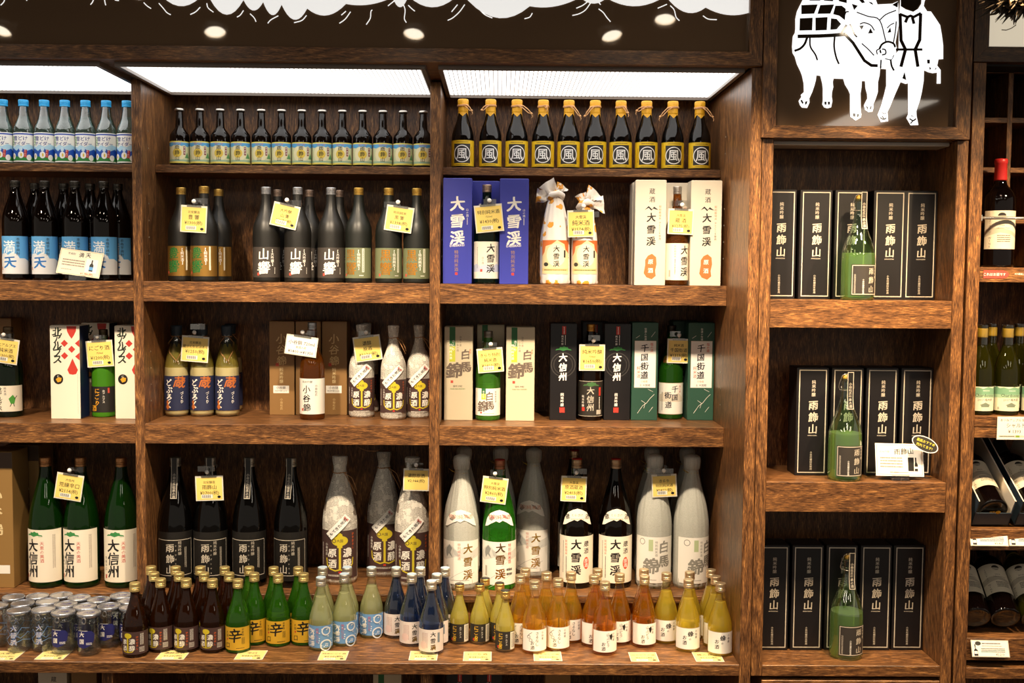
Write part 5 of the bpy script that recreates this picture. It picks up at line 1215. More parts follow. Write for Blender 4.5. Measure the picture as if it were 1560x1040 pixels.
# --- raised shelf with large bottles
box('bigbox', -32, 22, 895, zr, 'large brown carton with gold lettering at the left edge of the bottom shelf', 'large brown cartons')
box('bigbox', 12, 60, 872, zr, 'large brown carton half hidden behind the front brown one', 'large brown cartons', Y=YR + .185)
g = 'large green bottles with cream labels on the bottom shelf'
for i, px in enumerate([73, 125, 187]):
    put('daishinshu1800', 'large_sake_bottle', px, 897, zr, 'large dark green bottle with cream label and green pine, ' + ('left of the tagged one', 'with the price tag', 'half hidden by the left partition')[i], group=g, rot=(-.15, -.1, .12)[i])
g = 'large black bottles with silver lettering on the bottom shelf'
for i, px in enumerate([270, 321, 381, 444]):
    put('amakazari1800', 'large_sake_bottle', px, 896, zr, 'large black bottle with black silver-bordered label, %s of four' % ow(i, 4), group=g, rot=(.1, .1, .0, -.1)[i])
g = 'large newspaper-wrapped bottles on the bottom shelf'
for px, y, t in ((518, 892, 'leftmost and nearest'), (585, 880, 'standing back in the middle'), (632, 896, 'beside the partition under a price tag')):
    put('news1800', 'large_wrapped_sake_bottle', px, y, zr, 'large newspaper-wrapped bottle with brown label, ' + t, group=g, rot=.06)
g = 'large tissue-wrapped bottles on the bottom shelf'
put('tissue_a', 'large_wrapped_sake_bottle', 702, 901, zr, 'large tissue-wrapped bottle with gold tie beside the middle partition', group=g, rot=0)
put('tissue_a', 'large_wrapped_sake_bottle', 706, 876, zr, 'large tissue-wrapped bottle hidden behind the one beside the middle partition', group=g, rot=0, s=.99)
put('daisekkei1800', 'large_sake_bottle', 760, 900, zr, 'large bright green bottle with mountain labels and price tag', rot=0)
put('tissue_a', 'large_wrapped_sake_bottle', 762, 876, zr, 'large tissue-wrapped bottle behind the bright green bottle', group=g, rot=0, s=.99)
put('tissue_a', 'large_wrapped_sake_bottle', 811, 881, zr, 'large tissue-wrapped bottle standing back right of the bright green bottle', group=g, rot=-.3, s=.995)
g = 'large dark bottles with white shoulder labels'
put('kurazake1800', 'large_sake_bottle', 877, 897, zr, 'large dark bottle with white shoulder label and price tag', group=g, rot=0)
put('kurazake1800', 'large_sake_bottle', 873, 874, zr, 'large dark bottle hidden behind the tagged dark bottle', group=g, rot=0)
put('kurazake1800', 'large_sake_bottle', 936, 897, zr, 'large dark bottle with red cap and white shoulder label, no price tag', group=g, rot=0)
put('tissue_b', 'large_wrapped_sake_bottle', 995, 898, zr, 'large tissue-wrapped bottle with grey lettering and price tag', group=g, rot=-.1)
put('tissue_b', 'large_wrapped_sake_bottle', 989, 873, zr, 'large tissue-wrapped bottle behind the tagged tissue bottle', group=g, rot=0, s=.99)
put('tissue_b', 'large_wrapped_sake_bottle', 1051, 899, zr, 'large tissue-wrapped bottle with grey lettering at the right end', group=g, rot=.35)
put('tissue_b', 'large_wrapped_sake_bottle', 1050, 874, zr, 'large tissue-wrapped bottle behind the rightmost tissue bottle', group=g, rot=0, s=.99)

# --- counter
g = 'glass sake cups on the counter'
jars = [(30, 928, 'jar_blue', 'blue brushed', 'front row, leftmost'), (68, 926, 'jar_blue', 'blue brushed', 'front row, second'), (98, 929, 'jar_label', 'navy label', 'front row, third'), (130, 930, 'jar_label', 'navy label', 'front row, rightmost'),
        (-6, 921, 'jar_blue', 'blue brushed', 'at the left edge'), (42, 917, 'jar_blue', 'blue brushed', 'middle row, second'), (75, 916, 'jar_blue', 'blue brushed', 'middle row, third'), (104, 919, 'jar_label', 'navy label', 'middle row, fourth'), (136, 920, 'jar_label', 'navy label', 'middle row, fifth'), (168, 918, 'jar_label', 'navy label', 'middle row, sixth, standing apart'), (201, 919, 'jar_label', 'navy label', 'middle row, beside the brown bottles'),
        (22, 908, 'jar_blue', 'blue brushed', 'back row, leftmost'), (54, 907, 'jar_blue', 'blue brushed', 'back row, second'), (86, 907, 'jar_blue', 'blue brushed', 'back row, third'), (115, 909, 'jar_label', 'navy label', 'back row, fourth'), (145, 910, 'jar_label', 'navy label', 'back row, fifth'), (177, 909, 'jar_label', 'navy label', 'back row, sixth'), (207, 909, 'jar_label', 'navy label', 'back row, rightmost')]
cups = []
for px, y, k, c, t in jars:
    R, H = KIND[k][1:]
    p = fl(px, y, zk + H)
    x, Y = p.x, p.y
    for (a, b) in cups:                       # keep neighbours from touching
        d = math.hypot(x - a, Y - b)
        if d < .068: x += (x - a) / d * (.068 - d); Y += (Y - b) / d * (.068 - d)
    cups.append((x, Y))
    ROUND.append((inst(KIND[k][0], 'sake_cup', (x, min(Y, YR - R - .002), zk + .0003), 'clear glass sake cup with lid and %s, %s' % ('blue brushed lettering' if c[0] == 'b' else c, t), 'jar', g, rj.uniform(-.35, .1)), R + .002, 'k', YF))
m = MB()
m.lathe([(.010, .001), (.026, .0), (.034, .02), (.036, .045), (.030, .068), (.016, .080), (.012, .084)], paper('#dfeaf0', .25), 28); bo = m.mesh('bottle_body')
m = MB(); m.lathe([(.0125, .082), (.0135, .090), (.010, .094)], paper('#4a90b0', .3), 20)
inst([('bottle_body', bo, None), ('stopper', m.mesh('stopper'), None)], 'ceramic_bottle', (at(-34, 905, 3.25).x, 3.25, zk + .001), 'round pale blue ceramic flask cut by the left edge of the photo', 'bottle')

taken = []
def kput(kind, name, px, cap, desc, where, g, k=1.15, ref=(880, 991)):
    y = ref[1] + (cap - ref[0]) * k
    parts, R, H = KIND[kind]
    Yc = fl(px, y, zk).y + R
    x = at(px, y - 50, Yc).x
    for a, b, rr_ in taken:
        d = math.hypot(x - a, Yc - b)
        if d < R + rr_ + .0012: q = R + rr_ + .0012 - d; x += (x - a) / d * q; Yc += (Yc - b) / d * q
    Yc = min(Yc, YR - R - .0015)
    taken.append((x, Yc, R))
    r_ = inst(parts, name, (x, Yc, zk + .0003), '%s, %s' % (desc, where), 'bottle', g, rj.uniform(-.1, .1))
    ROUND.append((r_, R + .0012, 'k', YF)); return r_
def kset(kind, name, lst, desc, g, **kw):
    rows = {'f': 'front row', 'm': 'middle row', 'b': 'back row'}; cnt = {}
    for r, px, cap in lst: cnt[r] = cnt.get(r, 0) + 1
    seen = {}
    for r, px, cap in sorted(lst, key=lambda q: (-q[2], q[1])):
        rank = sorted(q[1] for q in lst if q[0] == r).index(px)
        w_ = ('the only one of its %s' % rows[r]) if cnt[r] == 1 else '%s of the %s' % (ow(rank, cnt[r]), rows[r])
        kput(kind, name, px, cap, desc, w_, g, **kw)
kset('noujun300', 'small_sake_bottle', [('f',210,882),('f',254,879.5),('f',292,879),('f',329,880),('m',229,869),('m',267,869),('m',303,869),('m',341,869),('b',240,859),('b',276,859),('b',312,859),('b',348,859)], 'small brown bottle with gold cap', 'small brown bottles on the counter')
kset('karakuchi300', 'small_sake_bottle', [('f',369.5,880),('f',412,870),('f',449,870),('b',376.5,869),('b',384,860),('b',420,860),('b',456,860)], 'small green bottle with yellow label', 'small green bottles on the counter')
kset('blossom300', 'small_sake_bottle', [('f',489.5,880),('f',523,872),('m',561,861),('b',491,861),('b',527,861)], 'small pale bottle with blue blossom label', 'small blossom label bottles on the counter')
kset('blue300', 'small_sake_bottle', [('f',598,861),('f',631,872),('f',660,882.5),('b',637,861),('b',667,872),('b',673,862)], 'small deep blue bottle with pale label', 'small blue bottles on the counter')
kset('nigori300', 'small_cloudy_sake_bottle', [('f',700.5,892),('f',731.5,892),('b',739,881),('b',763.5,891),('f',771,901.5)], 'tiny yellow bottle with black cap', 'tiny black-capped bottles on the counter', k=1.2, ref=(892, 982))
kset('sarunashi', 'liqueur_bottle', [('f',810,882),('f',846.5,882),('b',797,862),('m',796,872),('m',832.5,871),('m',869,871.5)], 'small amber liqueur bottle with handwritten white label', 'amber liqueur bottles on the counter')
kset('yamabudou', 'liqueur_bottle', [('f',918,885),('m',906.5,873),('b',906,862),('m',943.5,873.5),('m',980,872.5),('b',978.5,862)], 'small orange-brown liqueur bottle with white label', 'orange-brown liqueur bottles on the counter')
kset('honey', 'liqueur_bottle', [('m',1015,871.5),('f',1048,883),('b',1050,870),('b',1081,862),('m',1088,873),('f',1095,885)], 'small yellow honey liqueur bottle with white label', 'honey liqueur bottles on the counter')

def relax():
    for it in range(160):
        moved = False
        for i, (a, ra, ka, ya) in enumerate(ROUND):
            for b, rb, kb, yb in ROUND[i+1:]:
                if ka != kb: continue
                dx, dy = a.location.x - b.location.x, a.location.y - b.location.y
                d = math.hypot(dx, dy)
                if 1e-6 < d < ra + rb:
                    q = (ra + rb - d) / 2 / d * 1.02; moved = True
                    a.location.x += dx*q; a.location.y += dy*q; b.location.x -= dx*q; b.location.y -= dy*q
        for a, ra, ka, ya in ROUND:
            hi = YP - ra - .001 if ka == 'k' else YB - ra - .002
            if ka == 'k':
                a.location.x = min(a.location.x, xr - ra - .001)
            else:
                x, _ = keep(a.location.x, a.location.y, ra); a.location.x = x
            a.location.y = max(ya + ra * (1.0 if ka == 'k' else .9), min(hi, a.location.y))
        if not moved: break
relax(); ROUND.clear()
# --- tower
g = 'black sake cartons in the tower'
for i, (a, b) in enumerate([(1160, 1212), (1214, 1266), (1267, 1319), (1326, 1377), (1379, 1431)]):
    box('ama', a, b, 454, tz[0][0], 'black silver-bordered carton on the top tower shelf, %s' % ow(i, 5), g, Y=YF + .120)
put('tower', 'swing_top_sake_bottle', 1306, 455, tz[0][0], 'pale green swing-top bottle in the top tower compartment', group='swing-top bottles in the tower', Y=YF + .055, rot=.1, s=.985)
for i, (a, b) in enumerate([(1209, 1260), (1262, 1313), (1314, 1366), (1368, 1420)]):
    box('ama', a, b, 724, tz[1][0], 'black silver-bordered carton on the middle tower shelf, %s' % ow(i, 4), g)
put('tower', 'swing_top_sake_bottle', 1286, 734.0, tz[1][0], 'pale green swing-top bottle in the middle tower compartment', group='swing-top bottles in the tower', rot=0)
for i, (a, b) in enumerate([(1150, 1201), (1203, 1252), (1254, 1304), (1306, 1356), (1360, 1411)]):
    box('ama', a, b, 990, tz[2][0], 'black silver-bordered carton on the bottom tower shelf, %s' % ow(i, 5), g)
put('tower', 'swing_top_sake_bottle', 1288, 1007, tz[2][0], 'pale green swing-top bottle in the bottom tower compartment', group='swing-top bottles in the tower', rot=.05)

# --- wine rack
put('red_wine', 'wine_bottle', 1520, 405, wz['a'][0], 'red wine bottle with red capsule standing behind the chrome rail', Y=YF + .065, rot=-.15)
g = 'white wine bottles in the wine rack'
for px, Y, t in ((1490, .05, 'leftmost of the front row, cut by the post'), (1532, .05, 'in the middle of the front row'), (1574, .05, 'cut by the right edge of the photo'), (1507, .13, 'behind on the left'), (1549, .13, 'behind on the right')):
    put('chardonnay', 'wine_bottle', px, 625, wz['b'][0], 'white wine bottle with pale green label, ' + t, group=g, Y=YF + Y, rot=-.1)
# red sticker on the shelf edge
m = flat([('P',[(0,0),(30,0),(36,2),(39,6),(36,10),(30,12),(0,12)],paper('#d8453a')), ('H','これはお酒です',17,6,4.9,.02,0,WH), ('H','※20歳以上の年齢',60,5,3.4,.02,0,WH)], 39, 12, ST, None, 'shelf_sticker')
o = mobj('shelf_sticker', m, None, (at(1518, 424, YF - .002).x, YF - .0008, at(1518, 424, YF - .002).z)); tag(o, 'red pointed shelf sticker with white writing under the red wine', 'sticker')

# slanted trays of gift-boxed wine
def local(root, p0, dirv):
    q = dirv.to_track_quat('Z', 'Y'); return q
def tray(p0, p1, label, bottle_label):
    d = (p1 - p0).normalized(); L_ = .312
    # frame: z along the box, x right, -y up-front
    xax = Vector((1, 0, 0)); yax = d.cross(xax).normalized()      # points down-back
    if yax.z > 0: yax = -yax
    M = Matrix((xax, yax, d)).transposed() if False else Matrix(((xax.x, yax.x, d.x), (xax.y, yax.y, d.y), (xax.z, yax.z, d.z)))
    wv, hv, t = .104, .085, .0025
    blue = paper('#2c3c4a', .5); inn_ = paper('#e4d9c8', .6)
    m = MB()
    for a, b in (((-wv/2, -hv*0, 0), (wv/2, t, L_)), ((-wv/2, -hv, 0), (-wv/2 + t, 0, L_)), ((wv/2 - t, -hv, 0), (wv/2, 0, L_)), ((-wv/2, -hv*.48, 0), (wv/2, 0, t))): m.box(a, b, blue)
    ob = m.mesh('tray_shell')
    m = MB()
    for s_ in (-1, 1): m.box((s_*(wv/2 - t) - .0004*0, -hv, t), (s_*(wv/2 - t - .0012), 0, L_ - t), inn_)
    m.box((-wv/2 + t, -.0012, t), (wv/2 - t, 0, L_ - t), inn_); m.box((-wv/2 + t, -hv*.46, t), (wv/2 - t, 0, t + .001), inn_)
    m.box((-wv/2, -hv - .0006, 0), (-wv/2 + t, -hv, L_), inn_); m.box((wv/2 - t, -hv - .0006, 0), (wv/2, -hv, L_), inn_)
    li = m.mesh('tray_lining')
    root = empty('wine_gift_tray', p0, label, 'box', 'slanted gift trays in the wine rack')
    root.rotation_euler = M.to_euler()
    mobj('tray_shell', ob, root); o = mobj('tray_lining', li, root); o['label'] = 'cream inner lining'
    f = flat([('H','井筒',10,6,4.6,.02,0,foil('#d8ae3a')), ('C',19,6,4,3.4,foil('#d8ae3a'))], 26, 12, ST, None, 'gold_print')
    o = mobj('gold_print', f, root, (0, -hv*.40, 0)); o.rotation_euler = (PI/2 * 0, 0, 0)
    # the end wall faces down the slope: print lies in its plane (local x, y), facing -z
    f.transform(Matrix.Rotation(PI/2, 4, 'X')); 
    for v in f.vertices: v.co = (v.co.x, -v.co.y if False else v.co.y, v.co.z)
    b = inst(KIND['lying_red'][0], 'wine_bottle', p0 + M @ Vector((0, -.043, .006)), bottle_label, 'bottle', 'wine bottles lying in slanted trays')
    b.rotation_euler = (M @ Matrix.Rotation(0, 3, 'Z')).to_euler()
    return M
def tr(pxc):
    p0 = at(pxc, 803, YF + .03); p0.y = YF + .03; p0.z = wz['d'][0] + .008
    p1 = p0 + Vector((0, .21, .128)); return p0, p1
a, b = tr(1508); tray(a, b, 'slanted blue gift tray holding a wine bottle beside the post', 'wine bottle with cream label lying in the tray beside the post')
a, b = tr(1574); tray(a, b, 'slanted blue gift tray at the right edge of the photo', 'wine bottle with cream label lying in the tray at the right edge')
def lying(kind, pa, pb, label, yaw=0):
    d = (pb - pa).normalized(); xax = Vector((1, 0, 0)); xax = (xax - d * xax.dot(d)).normalized(); yax = d.cross(xax)
    M = Matrix(((xax.x, yax.x, d.x), (xax.y, yax.y, d.y), (xax.z, yax.z, d.z)))
    r = inst(KIND[kind][0], 'wine_bottle', pa, label, 'bottle', 'wine bottles lying on the lowest wine shelf'); r.rotation_euler = (M @ Matrix.Rotation(yaw, 3, 'Z')).to_euler(); return r
zz = wz['e'][0]
for px, k, t, yw in ((1486, 'lying_red', 'dark wine bottle lying beside the post on the lowest wine shelf', .2), (1531, 'lying_red', 'dark wine bottle with cream label lying tilted, base towards the front', .1), (1578, 'lying_white', 'olive white wine bottle lying tilted at the right edge', -.35)):
    p0 = at(px, 962, YF + .045); p0.z = zz + .046
    lying(k, p0, p0 + Vector((.02, .20, .13)), t, yw)
m = MB(); m.box((wl[1], YF + .24, zz), (wr, YF + .252, zz + .088), WX); part(m, 'bottle_cradle', root=wine)
# wine price cards
def winecard(price, red): return [('R',0,0,56,24,WH), ('F',0,0,56,24,.6,paper('#c9c2b4')), ('C',10,4.5,4.5,3.2,paper('#3a3a34')), ('P',[(4,6),(6,6),(6,12),(9,15),(9,23),(3,23),(3,15),(5,12)],paper('#2a2a30')), ('R',3.4,16,8.6,20,WH), ('M',16,3,44,6,1,0,K), ('M',16,7.5,46,9.2,1,0,paper('#d86a4a')), ('M',14,11,50,18,3,0,K), ('H',price,42,20.6,4.6,.0,0,K)]
def lay(me, ang=-PI/2): me.transform(Matrix.Rotation(ang, 4, 'X')); return me
def lying_card(px, y, surf, W_, H_, s, elems, label, cat='price card', group=None, name='price_card', skew=0.0, tilt=0.0):
    m = MB(); m.box((-W_*s/2 - .002, .0, -.002), (W_*s/2 + .002, .0008, H_*s + .002), paper('#e9e4d6', .15)); base = m.mesh('card_backing')
    f = flat(elems, W_, H_, s, None, 'card_print')
    for me in (base, f): me.transform(Matrix.Rotation(-PI/2 + tilt, 4, 'X'))
    p = fl(px, y, surf)
    return inst([('card_backing', base, None), ('card_print', f, None)], name, (p.x, p.y, surf + .0012), label, cat, group, skew)
for px, pr, t in ((1509, '¥3,867', 'laid before the left slanted tray'), (1568, '¥3,867', 'laid before the right slanted tray')):
    p = at(px, 826, YF - .012)
    f = flat(winecard(pr, 1), 56, 24, ST, None, 'card_print'); m = MB(); m.box((-28*ST - .001, .0, -.001), (28*ST + .001, .0012, 24*ST + .001), paper('#e9e4d6', .2)); bk = m.mesh('card_backing')
    r = inst([('card_backing', bk, None), ('card_print', f, None)], 'price_card', (p.x, YF - .008, wz['d'][0] - .044), 'white wine price card ' + t, 'price card', 'wine price cards'); r.rotation_euler = (-.38, 0, -.04)
p = at(1509, 998, YF)
f = flat(winecard('¥2,213', 1), 56, 24, ST, None, 'card_print'); m = MB(); m.box((-28*ST - .001, .0, -.001), (28*ST + .001, .0012, 24*ST + .001), paper('#e9e4d6', .2)); bk = m.mesh('card_backing')
r = inst([('card_backing', bk, None), ('card_print', f, None)], 'price_card', (at(1508, 998, YF).x, YF - .008, wz['e'][0] - .046), 'white wine price card below the lying bottles', 'price card', 'wine price cards'); r.rotation_euler = (-.38, 0, -.04)
f = flat([('R',0,0,60,34,WH), ('H','あづみアップル 信州',25,5,4.6,.01,0,K), ('H','シャルドネ',32,13,7.6,.01,0,K), ('H','¥ 1393',26,22,7,.0,0,K), ('R',2,28,56,31,paper('#d8d4c0')), ('R',28,28,34,31,paper('#8aa83a')), ('M',4,28.4,26,30.6,1,0,K)], 60, 34, ST, None, 'card_print')
m = MB(); m.box((-30*ST - .001, .0, -.001), (30*ST + .001, .0014, 34*ST + .001), paper('#e9e4d6', .2)); bk = m.mesh('card_backing')
pp = at(1549, 669, YF - .004)
inst([('card_backing', bk, None), ('card_print', f, None)], 'price_card', (pp.x, YF - .004, pp.z), 'white handwritten price card clipped under the white wine shelf', 'price card', 'wine price cards')

# --- price cards lying on the counter
YC = paper('#ecd78a', .4)
cards = [(0, 1008, '大雪渓', '¥320(税)', 'at the left edge of the counter'), (74, 1007, '大国カップ', '¥300(税)', 'before the glass cups'), (258, 1007, '濃醇原酒', '¥520(税)', 'before the small brown bottles'), (378, 1007, '辛口', '¥480(税)', 'before the small green bottles'), (505, 1008, '純米にごり酒', '¥500(税)', 'before the blossom label bottles'), (644, 1008, '特別純米酒', '¥580(税)', 'before the small blue bottles'), (727, 1009, 'にごり酒', '¥480(税)', 'before the tiny black-capped bottles'), (835, 1009, 'さるなしの酒', '¥560(税)', 'before the amber liqueur bottles'), (983, 1010, '山ぶどうの酒', '¥600(税)', 'before the orange-brown liqueur bottles'), (1082, 1010, '蜂のお酒', '¥560(税)', 'before the honey liqueur bottles')]
for px, y, a, b, t in cards:
    yy = y - 2.5
    lying_card(px, yy, zk, 42, 40, SK * .96, [('R',0,0,42,40,YC), ('H',a,21,12,8 if len(a) < 5 else 6.2,.02,0,K), ('H',b,22,25,8,.01,0,K), ('R',8,32,26,38,Wt), ('M',10,33,24,37,1,0,K), ('C',36,35,3,2.5,K)], 'yellow handwritten price card lying ' + t, group='yellow price cards on the counter', skew=0)

# --- hanging price tags
CLEAR = thin('#f4f4f0', .24, .14)
YTG = paper('#f9dc7a', .22)
def price_tag(cx, cy, w_, h_, rot, nx, ny, Y, lines, label, col_=YTG, rn=.016, barcode=True, Yn=None, yn_off=.045):
    Yn = Yn or Y + yn_off; s = Y / F
    c = at(cx, cy, Y); n = at(nx, ny, Yn)
    # the bottle it hangs on: take that bottle's axis and its girth at the band and behind the card
    best = min(PUTS, key=lambda q: (q[0].location.x - n.x)**2 + (q[0].location.y - n.y)**2 + (0 if q[0].location.z < n.z < q[0].location.z + .45 else 9))
    b0 = best[0].location
    def girth(za, zb):
        return max([math.hypot(v.co.x, v.co.y) for p_ in best[1] if p_[2] is None and p_[0] not in ('rope', 'knotted_top') for v in p_[1].vertices if za - .004 < v.co.z < zb + .004] + [.012])
    n.x, n.y = b0.x, b0.y
    n.z = at(nx, ny, b0.y).z
    rn = girth(n.z - b0.z - .009, n.z - b0.z + .009) - .0028
    hh0 = h_ * s / 2 + .012
    Y = b0.y - girth(c.z - b0.z - hh0, c.z - b0.z - hh0 * .2) - .004
    c = at(cx, cy, Y); s = Y / F
    root = empty('price_tag', c, label, 'price tag', 'price tags hung on bottle necks')
    el = [('R',0,0,w_,h_,col_)]
    n_ = len(lines); y = 5
    for t, sz, mt in lines:
        el.append(('H', t, w_/2, y + sz/2, sz, .015, 0, mt)); y += sz + 1.5
    if barcode:
        el += [('R',w_*.18,h_-8,w_*.62,h_-2,Wt)] + [('R',w_*.21 + k*1.5,h_-7.2,w_*.21 + k*1.5 + .7,h_-2.8,K) for k in range(int(w_*.38/1.5))] + [('C',w_-5,h_-4,2.6,2,K)]
    f = flat(el, w_, h_, s, None, 'card')
    for v in f.vertices: v.co.z -= h_*s/2
    o = mobj('card_print', f, root); o.rotation_euler = (0, math.radians(rot), 0)
    m = MB(); q = w_*s/2 + .0035; hh = h_*s/2 + .0035
    m.box((-q, .0004, -hh), (q, .0010, hh + .002), paper('#e8e2d2', .2)); m.box((-q*.55, -.0022, hh - .003), (q*.55, -.0014, hh + .004), thin('#e8e8e4', .2, .2))
    o = m.obj('plastic_sleeve', root); o.rotation_euler = (0, math.radians(rot), 0)
    d = n - c
    m = MB(); R_ = rn + .004; a0 = -.9
    ring_ = [Vector((d.x + R_*math.sin(t), d.y - R_*math.cos(t), d.z)) for t in [2*PI*i/22 for i in range(22)]]
    hb = .0085; rings = []
    vs = [[m.bm.verts.new((v.x, v.y, v.z + k)) for v in ring_] for k in (-hb, hb)]
    m.paint([m.bm.faces.new((vs[0][i], vs[0][(i+1) % 22], vs[1][(i+1) % 22], vs[1][i])) for i in range(22)], CLEAR, True)
    sd = 1 if cx < nx - 3 else -1
    if sd > 0: m.box((d.x - R_ - .010, d.y - R_ - .001, d.z - hb), (d.x, d.y - R_, d.z + hb), CLEAR)
    else: m.box((d.x, d.y - R_ - .001, d.z - hb), (d.x + R_ + .010, d.y - R_, d.z + hb), CLEAR)
    m.obj('clip_band', root)
    top_ = Vector((math.sin(math.radians(rot)) * hh, -.002, math.cos(math.radians(rot)) * hh + .002))
    bx_ = Vector((top_.x*.4 + (d.x)*.25 - sd*.004, min(d.y - R_ - .003, -.003), top_.z + .012))
    m = MB(); m.lathe([(.0012, -.004), (.0058, -.0025), (.0066, .0), (.0058, .0025), (.0012, .004)], paper('#f4f2ee', .3), 16)
    for v in m.bm.verts: v.co = Vector((v.co.x, v.co.z, v.co.y)) + bx_
    m.tube([bx_, (top_ + bx_)/2 + Vector((0, .001, 0)), top_], .002, CLEAR, 6)
    m.obj('snap_button', root)
    return root
T = lambda *a: [(t, s_, K) for t, s_ in a]
Yt2 = YA - .044; nk = YA
def zy(px, y, surf): return fl(px, y, surf).y
price_tag(295, 334, 36, 36, 3, 311, 307, Yt2, T(('北安醸造', 4.5), ('豊 響', 7.5), ('¥1300(税)', 6.5)), 'yellow price tag on the gold-label bottle', rn=.015, Yn=nk)
price_tag(434, 329, 37, 31, 13, 458, 310, Yt2, T(('大吟醸', 6), ('山 響', 6), ('¥2073(税)', 6)), 'yellow price tag tilted before the grey-label bottles', rn=.015, Yn=nk)
price_tag(608, 334, 38, 34, 8, 592, 312, Yt2, T(('特別純米', 5), ('黒 響', 6.5), ('¥1398(税)', 6.5)), 'yellow price tag on the olive-label bottle', rn=.015, Yn=nk)
price_tag(745, 333, 39, 37, -6, 741, 308, Yt2 + .006, T(('特別純米酒', 6.8), ('720ml', 4), ('¥1430(税)', 7)), 'yellow price tag on the green bottle between blue cartons', rn=.014, Yn=YP + .048)
price_tag(885, 341, 37, 36, -2, 887, 327, YP - .002, T(('大雪渓', 5.5), ('純米酒', 9), ('¥1574(税)', 7)), 'yellow price tag on the blossom-wrapped bottle', rn=.018, Yn=YP + .055)
price_tag(1037, 338, 35, 34, 2, 1030, 310, Yt2 + .006, T(('大雪渓', 4.6), ('蔵 酒', 7.5), ('¥1275(税)', 6.5)), 'yellow price tag on the brown bottle between cream cartons', rn=.014, Yn=YP + .05)
y3 = zy(300, 636, z3); yc3 = y3 + .038
price_tag(9, 535, 34, 34, 8, 17, 512, y3 - .012, T(('北アルプス', 5.6), ('純米酒', 7), ('¥1300(税)', 6.5)), 'yellow price tag on the dark green bottle at the left edge', rn=.015, Yn=yc3)
price_tag(152, 539, 37, 36, -4, 159, 514, y3 - .010, T(('にごり酒', 8), ('720ml', 4), ('¥1200(税)', 7)), 'yellow price tag on the bright green bottle', rn=.014, Yn=yc3)
price_tag(297, 532, 38, 35, 4, 303, 497, y3 - .012, T(('北安醸造', 4.5), ('蔵づくりどぶろく', 4.8), ('¥1250(税)', 7)), 'yellow price tag on the cloudy sake bottles', rn=.017, Yn=yc3)
price_tag(459, 527, 45, 26, 8, 476, 507, y3 - .012, [('小谷錦 720ml', 7, K), ('新酒入荷', 4, paper('#d06a3a')), ('¥1800→¥1350', 6.4, K)], 'white price tag on the brown bottle', col_=WH, rn=.014, barcode=False, Yn=zy(476, 640, z3) + .038)
price_tag(560, 531, 38, 34, -8, 551, 508, y3 - .014, T(('濃醇', 7), ('原酒', 7), ('¥1126(税)', 6.8)), 'yellow price tag on the smaller newspaper-wrapped bottle', rn=.018, Yn=yc3)
price_tag(747, 549, 36, 33, -5, 743, 525, zy(745, 641, z3) - .012, T(('きらり特別', 6.2), ('純米酒', 6.4), ('¥1410(税)', 6.6)), 'yellow price tag on the light green bottle', rn=.014, Yn=zy(745, 641, z3) + .038)
price_tag(902, 545, 36, 36, 0, 897, 514, zy(745, 641, z3) - .012, T(('純米吟醸', 7.6), ('720ml', 4), ('¥1650(税)', 7)), 'yellow price tag on the dark bottle between black cartons', rn=.014, Yn=zy(745, 641, z3) + .038)
price_tag(1034, 535, 32, 33, 1, 1023, 508, zy(745, 641, z3) - .006, T(('純米酒', 5), ('千国街道', 6.6), ('¥1319(税)', 6.4)), 'yellow price tag on the green bottle between green cartons', rn=.014, Yn=zy(745, 641, z3) + .038)
y4 = zy(300, 897, zr); yc4 = y4 + .052
price_tag(105, 742, 38, 36, 9, 125, 714, y4 + .004, T(('大信州', 4.6), ('荒練辛口', 8), ('¥2114(税)', 7)), 'yellow price tag on the large green bottle', rn=.018, Yn=yc4)
price_tag(319, 744, 39, 34, -2, 323, 712, y4 + .004, T(('北安醸造', 4.6), ('雨飾山', 7.6), ('¥2700(税)', 7)), 'yellow price tag on the large black bottle', rn=.019, Yn=yc4)
price_tag(634, 731, 36, 30, 1, 634, 707, y4 + .002, T(('濃醇原酒', 6.6), ('¥2,066(税)', 6)), 'yellow price tag on the large newspaper-wrapped bottle', rn=.024, Yn=yc4, barcode=False)
price_tag(753, 747, 36, 36, 7, 758, 718, y4 + .006, T(('大雪渓', 4.6), ('特別純米酒', 6.6), ('¥2860(税)', 6.8)), 'yellow price tag on the large bright green bottle', rn=.018, Yn=yc4)
price_tag(874, 745, 36, 35, 2, 877, 716, y4 + .004, T(('大雪渓', 4.6), ('原酒蔵酒', 7), ('¥2403(税)', 6.8)), 'yellow price tag on the large dark bottle', rn=.018, Yn=yc4)
price_tag(1012, 740, 35, 31, -3, 1000, 714, y4 - .004, T(('きらり', 5.6), ('特別純米酒', 5.4), ('¥2822(税)', 6)), 'yellow price tag on the large tissue-wrapped bottle', rn=.025, Yn=yc4)

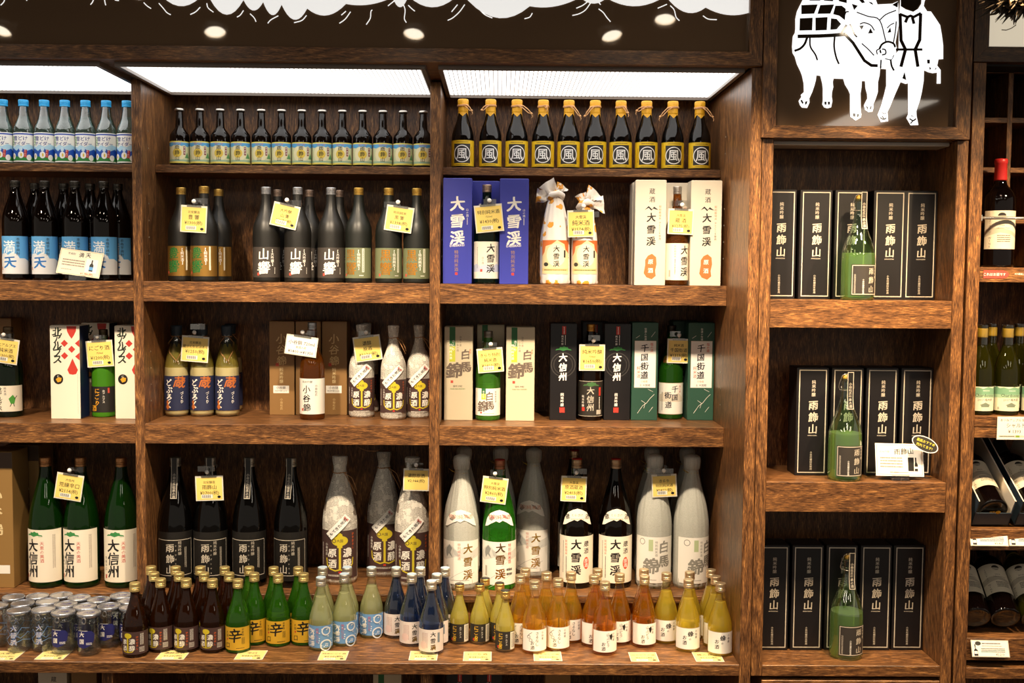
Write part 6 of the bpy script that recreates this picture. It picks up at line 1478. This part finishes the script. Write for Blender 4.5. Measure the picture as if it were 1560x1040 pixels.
# --- placards on stands
def placard(cx, yb, Y, w_, h_, s, elems, label, lean=-.25, roll=0.0, surf=0, yaw=0.0):
    f = flat(elems, w_, h_, s, None, 'card')
    m = MB(); m.box((-w_*s/2 - .003, .0003, -.003), (w_*s/2 + .003, .0016, h_*s + .003), thin('#ffffff', .12, .05)); m.box((-w_*s/2, .0, 0), (w_*s/2, .0003, h_*s), WH); hol = m.mesh('clear_holder')
    m = MB(); m.box((-.025, -.012, -.0105), (.025, .030, -.0085), thin('#eeeeee', .15, .05)); m.box((-.025, -.003, -.0085), (.025, -.0015, .004), thin('#eeeeee', .15, .05)); m.box((-.025, .002, -.0085), (.025, .0035, .012), thin('#eeeeee', .15, .05)); st = m.mesh('stand_foot')
    x = at(cx, yb, Y).x
    r = empty('info_placard', (x, Y, surf + .011 + abs(roll) * .03), label, 'placard'); r.rotation_euler = (0, 0, yaw)
    for n_, me in (('card_print', f), ('clear_holder', hol)):
        o = mobj(n_, me, r); o.rotation_euler = (lean, roll, 0)
    mobj('stand_foot', st, r, (0, 0, -abs(roll) * .03))
    return r
placard(118, 424, YP + .014, 66, 40, S*.97, [('R',0,0,66,40,paper('#f4ead0')), ('F',1,1,65,39,.6,paper('#d8b078')), ('H','芋焼酎',18,7,4,.0,0,K), ('H','満 天',38,7,8.5,.03,0,K), ('M',6,15,40,27,3,0,paper('#806a58')), ('M',6,31,22,33,1,0,paper('#806a58')), ('R',42,12,60,33,WH), ('P',[(50,13),(52,13),(52,18),(54,21),(54,31),(48,31),(48,21),(50,18)],K), ('R',48,24,54,29,paper('#5aa2dc')), ('H','¥1,380(税)',46,36,4.4,.02,0,paper('#c0562a'))], 'cream info placard tilted before the brown blue-label bottles', roll=.13, surf=z2)
r = placard(1371, 734, YF + .035, 74, 50, ST, [('R',0,0,74,50,WH), ('F',2,2,72,48,.8,paper('#dfb890')), ('H','純米吟醸',14,13,4,.0,0,paper('#806a58')), ('H','雨飾山',44,12,11,.03,0,K), ('M',7,20,42,38,4,0,paper('#a06a58')), ('R',50,21,59,42,K), ('P',[(61,21),(63,21),(63,28),(65,32),(65,42),(60,42),(60,32),(61,28)],K), ('R',60,35,65,38,WH), ('H','¥1,650',28,44,4.6,0,0,paper('#d88a6a'))], 'white info placard standing on the middle tower shelf', surf=tz[1][0], roll=.02)
f = flat([('C',22,14,22,11.5,WH), ('C',22,14,20.5,10.2,paper('#2e2c28')), ('H','最高おすすめ',22,10.5,5.4,.03,0,paper('#e2d84a')), ('H','売れてます!',22,17.5,5.4,.03,0,paper('#e2d84a'))], 44, 28, ST, None, 'badge')
o = mobj('oval_badge', f, r, (29*ST, -.016, 38*ST)); o.rotation_euler = (-.2, .42, 0); o['label'] = 'dark oval badge with yellow writing'

# --- loose cords under the shelves
def cord(pts, label, rr_=.0011):
    P = [at(x, y, Y) for x, y, Y in pts]; c0_ = P[0].copy()
    m = MB(); m.tube([p - c0_ for p in P], rr_, CORD, 6)
    o = m.obj('loose_cord', None, c0_); tag(o, label, 'cord')
zs = .09
cord([(545, 679.5, YP + .11), (549, 683, YP + .105), (560, 686.5, YP + .10), (573, 686.8, YP + .10), (578, 685, YP + .10)], 'brown cord trailing under the third shelf above the wrapped bottles')

# --- dim goods under the counter
g = 'cartons in the dark under the counter'
zl = zk - .35
for px, k, t in ((80, 'cream', 'pale carton in the dark under the counter at the left'), (128, 'otari', 'brown carton under the counter left of the lower partition'), (590, 'hakuba', 'beige carton under the counter left of the middle lower partition'), (700, 'shinshu', 'black carton under the counter right of the middle lower partition'), (745, 'shinshu', 'second black carton under the counter right of the middle lower partition'), (850, 'otari', 'brown carton under the counter below the amber bottles')):
    inst(BX[k], 'sake_carton', (at(px, 1036, YF + .13).x, YF + .13, zl + .0006), t, 'box', g, 0, .9 if k == 'cream' else .93)

bpy.context.view_layer.update()
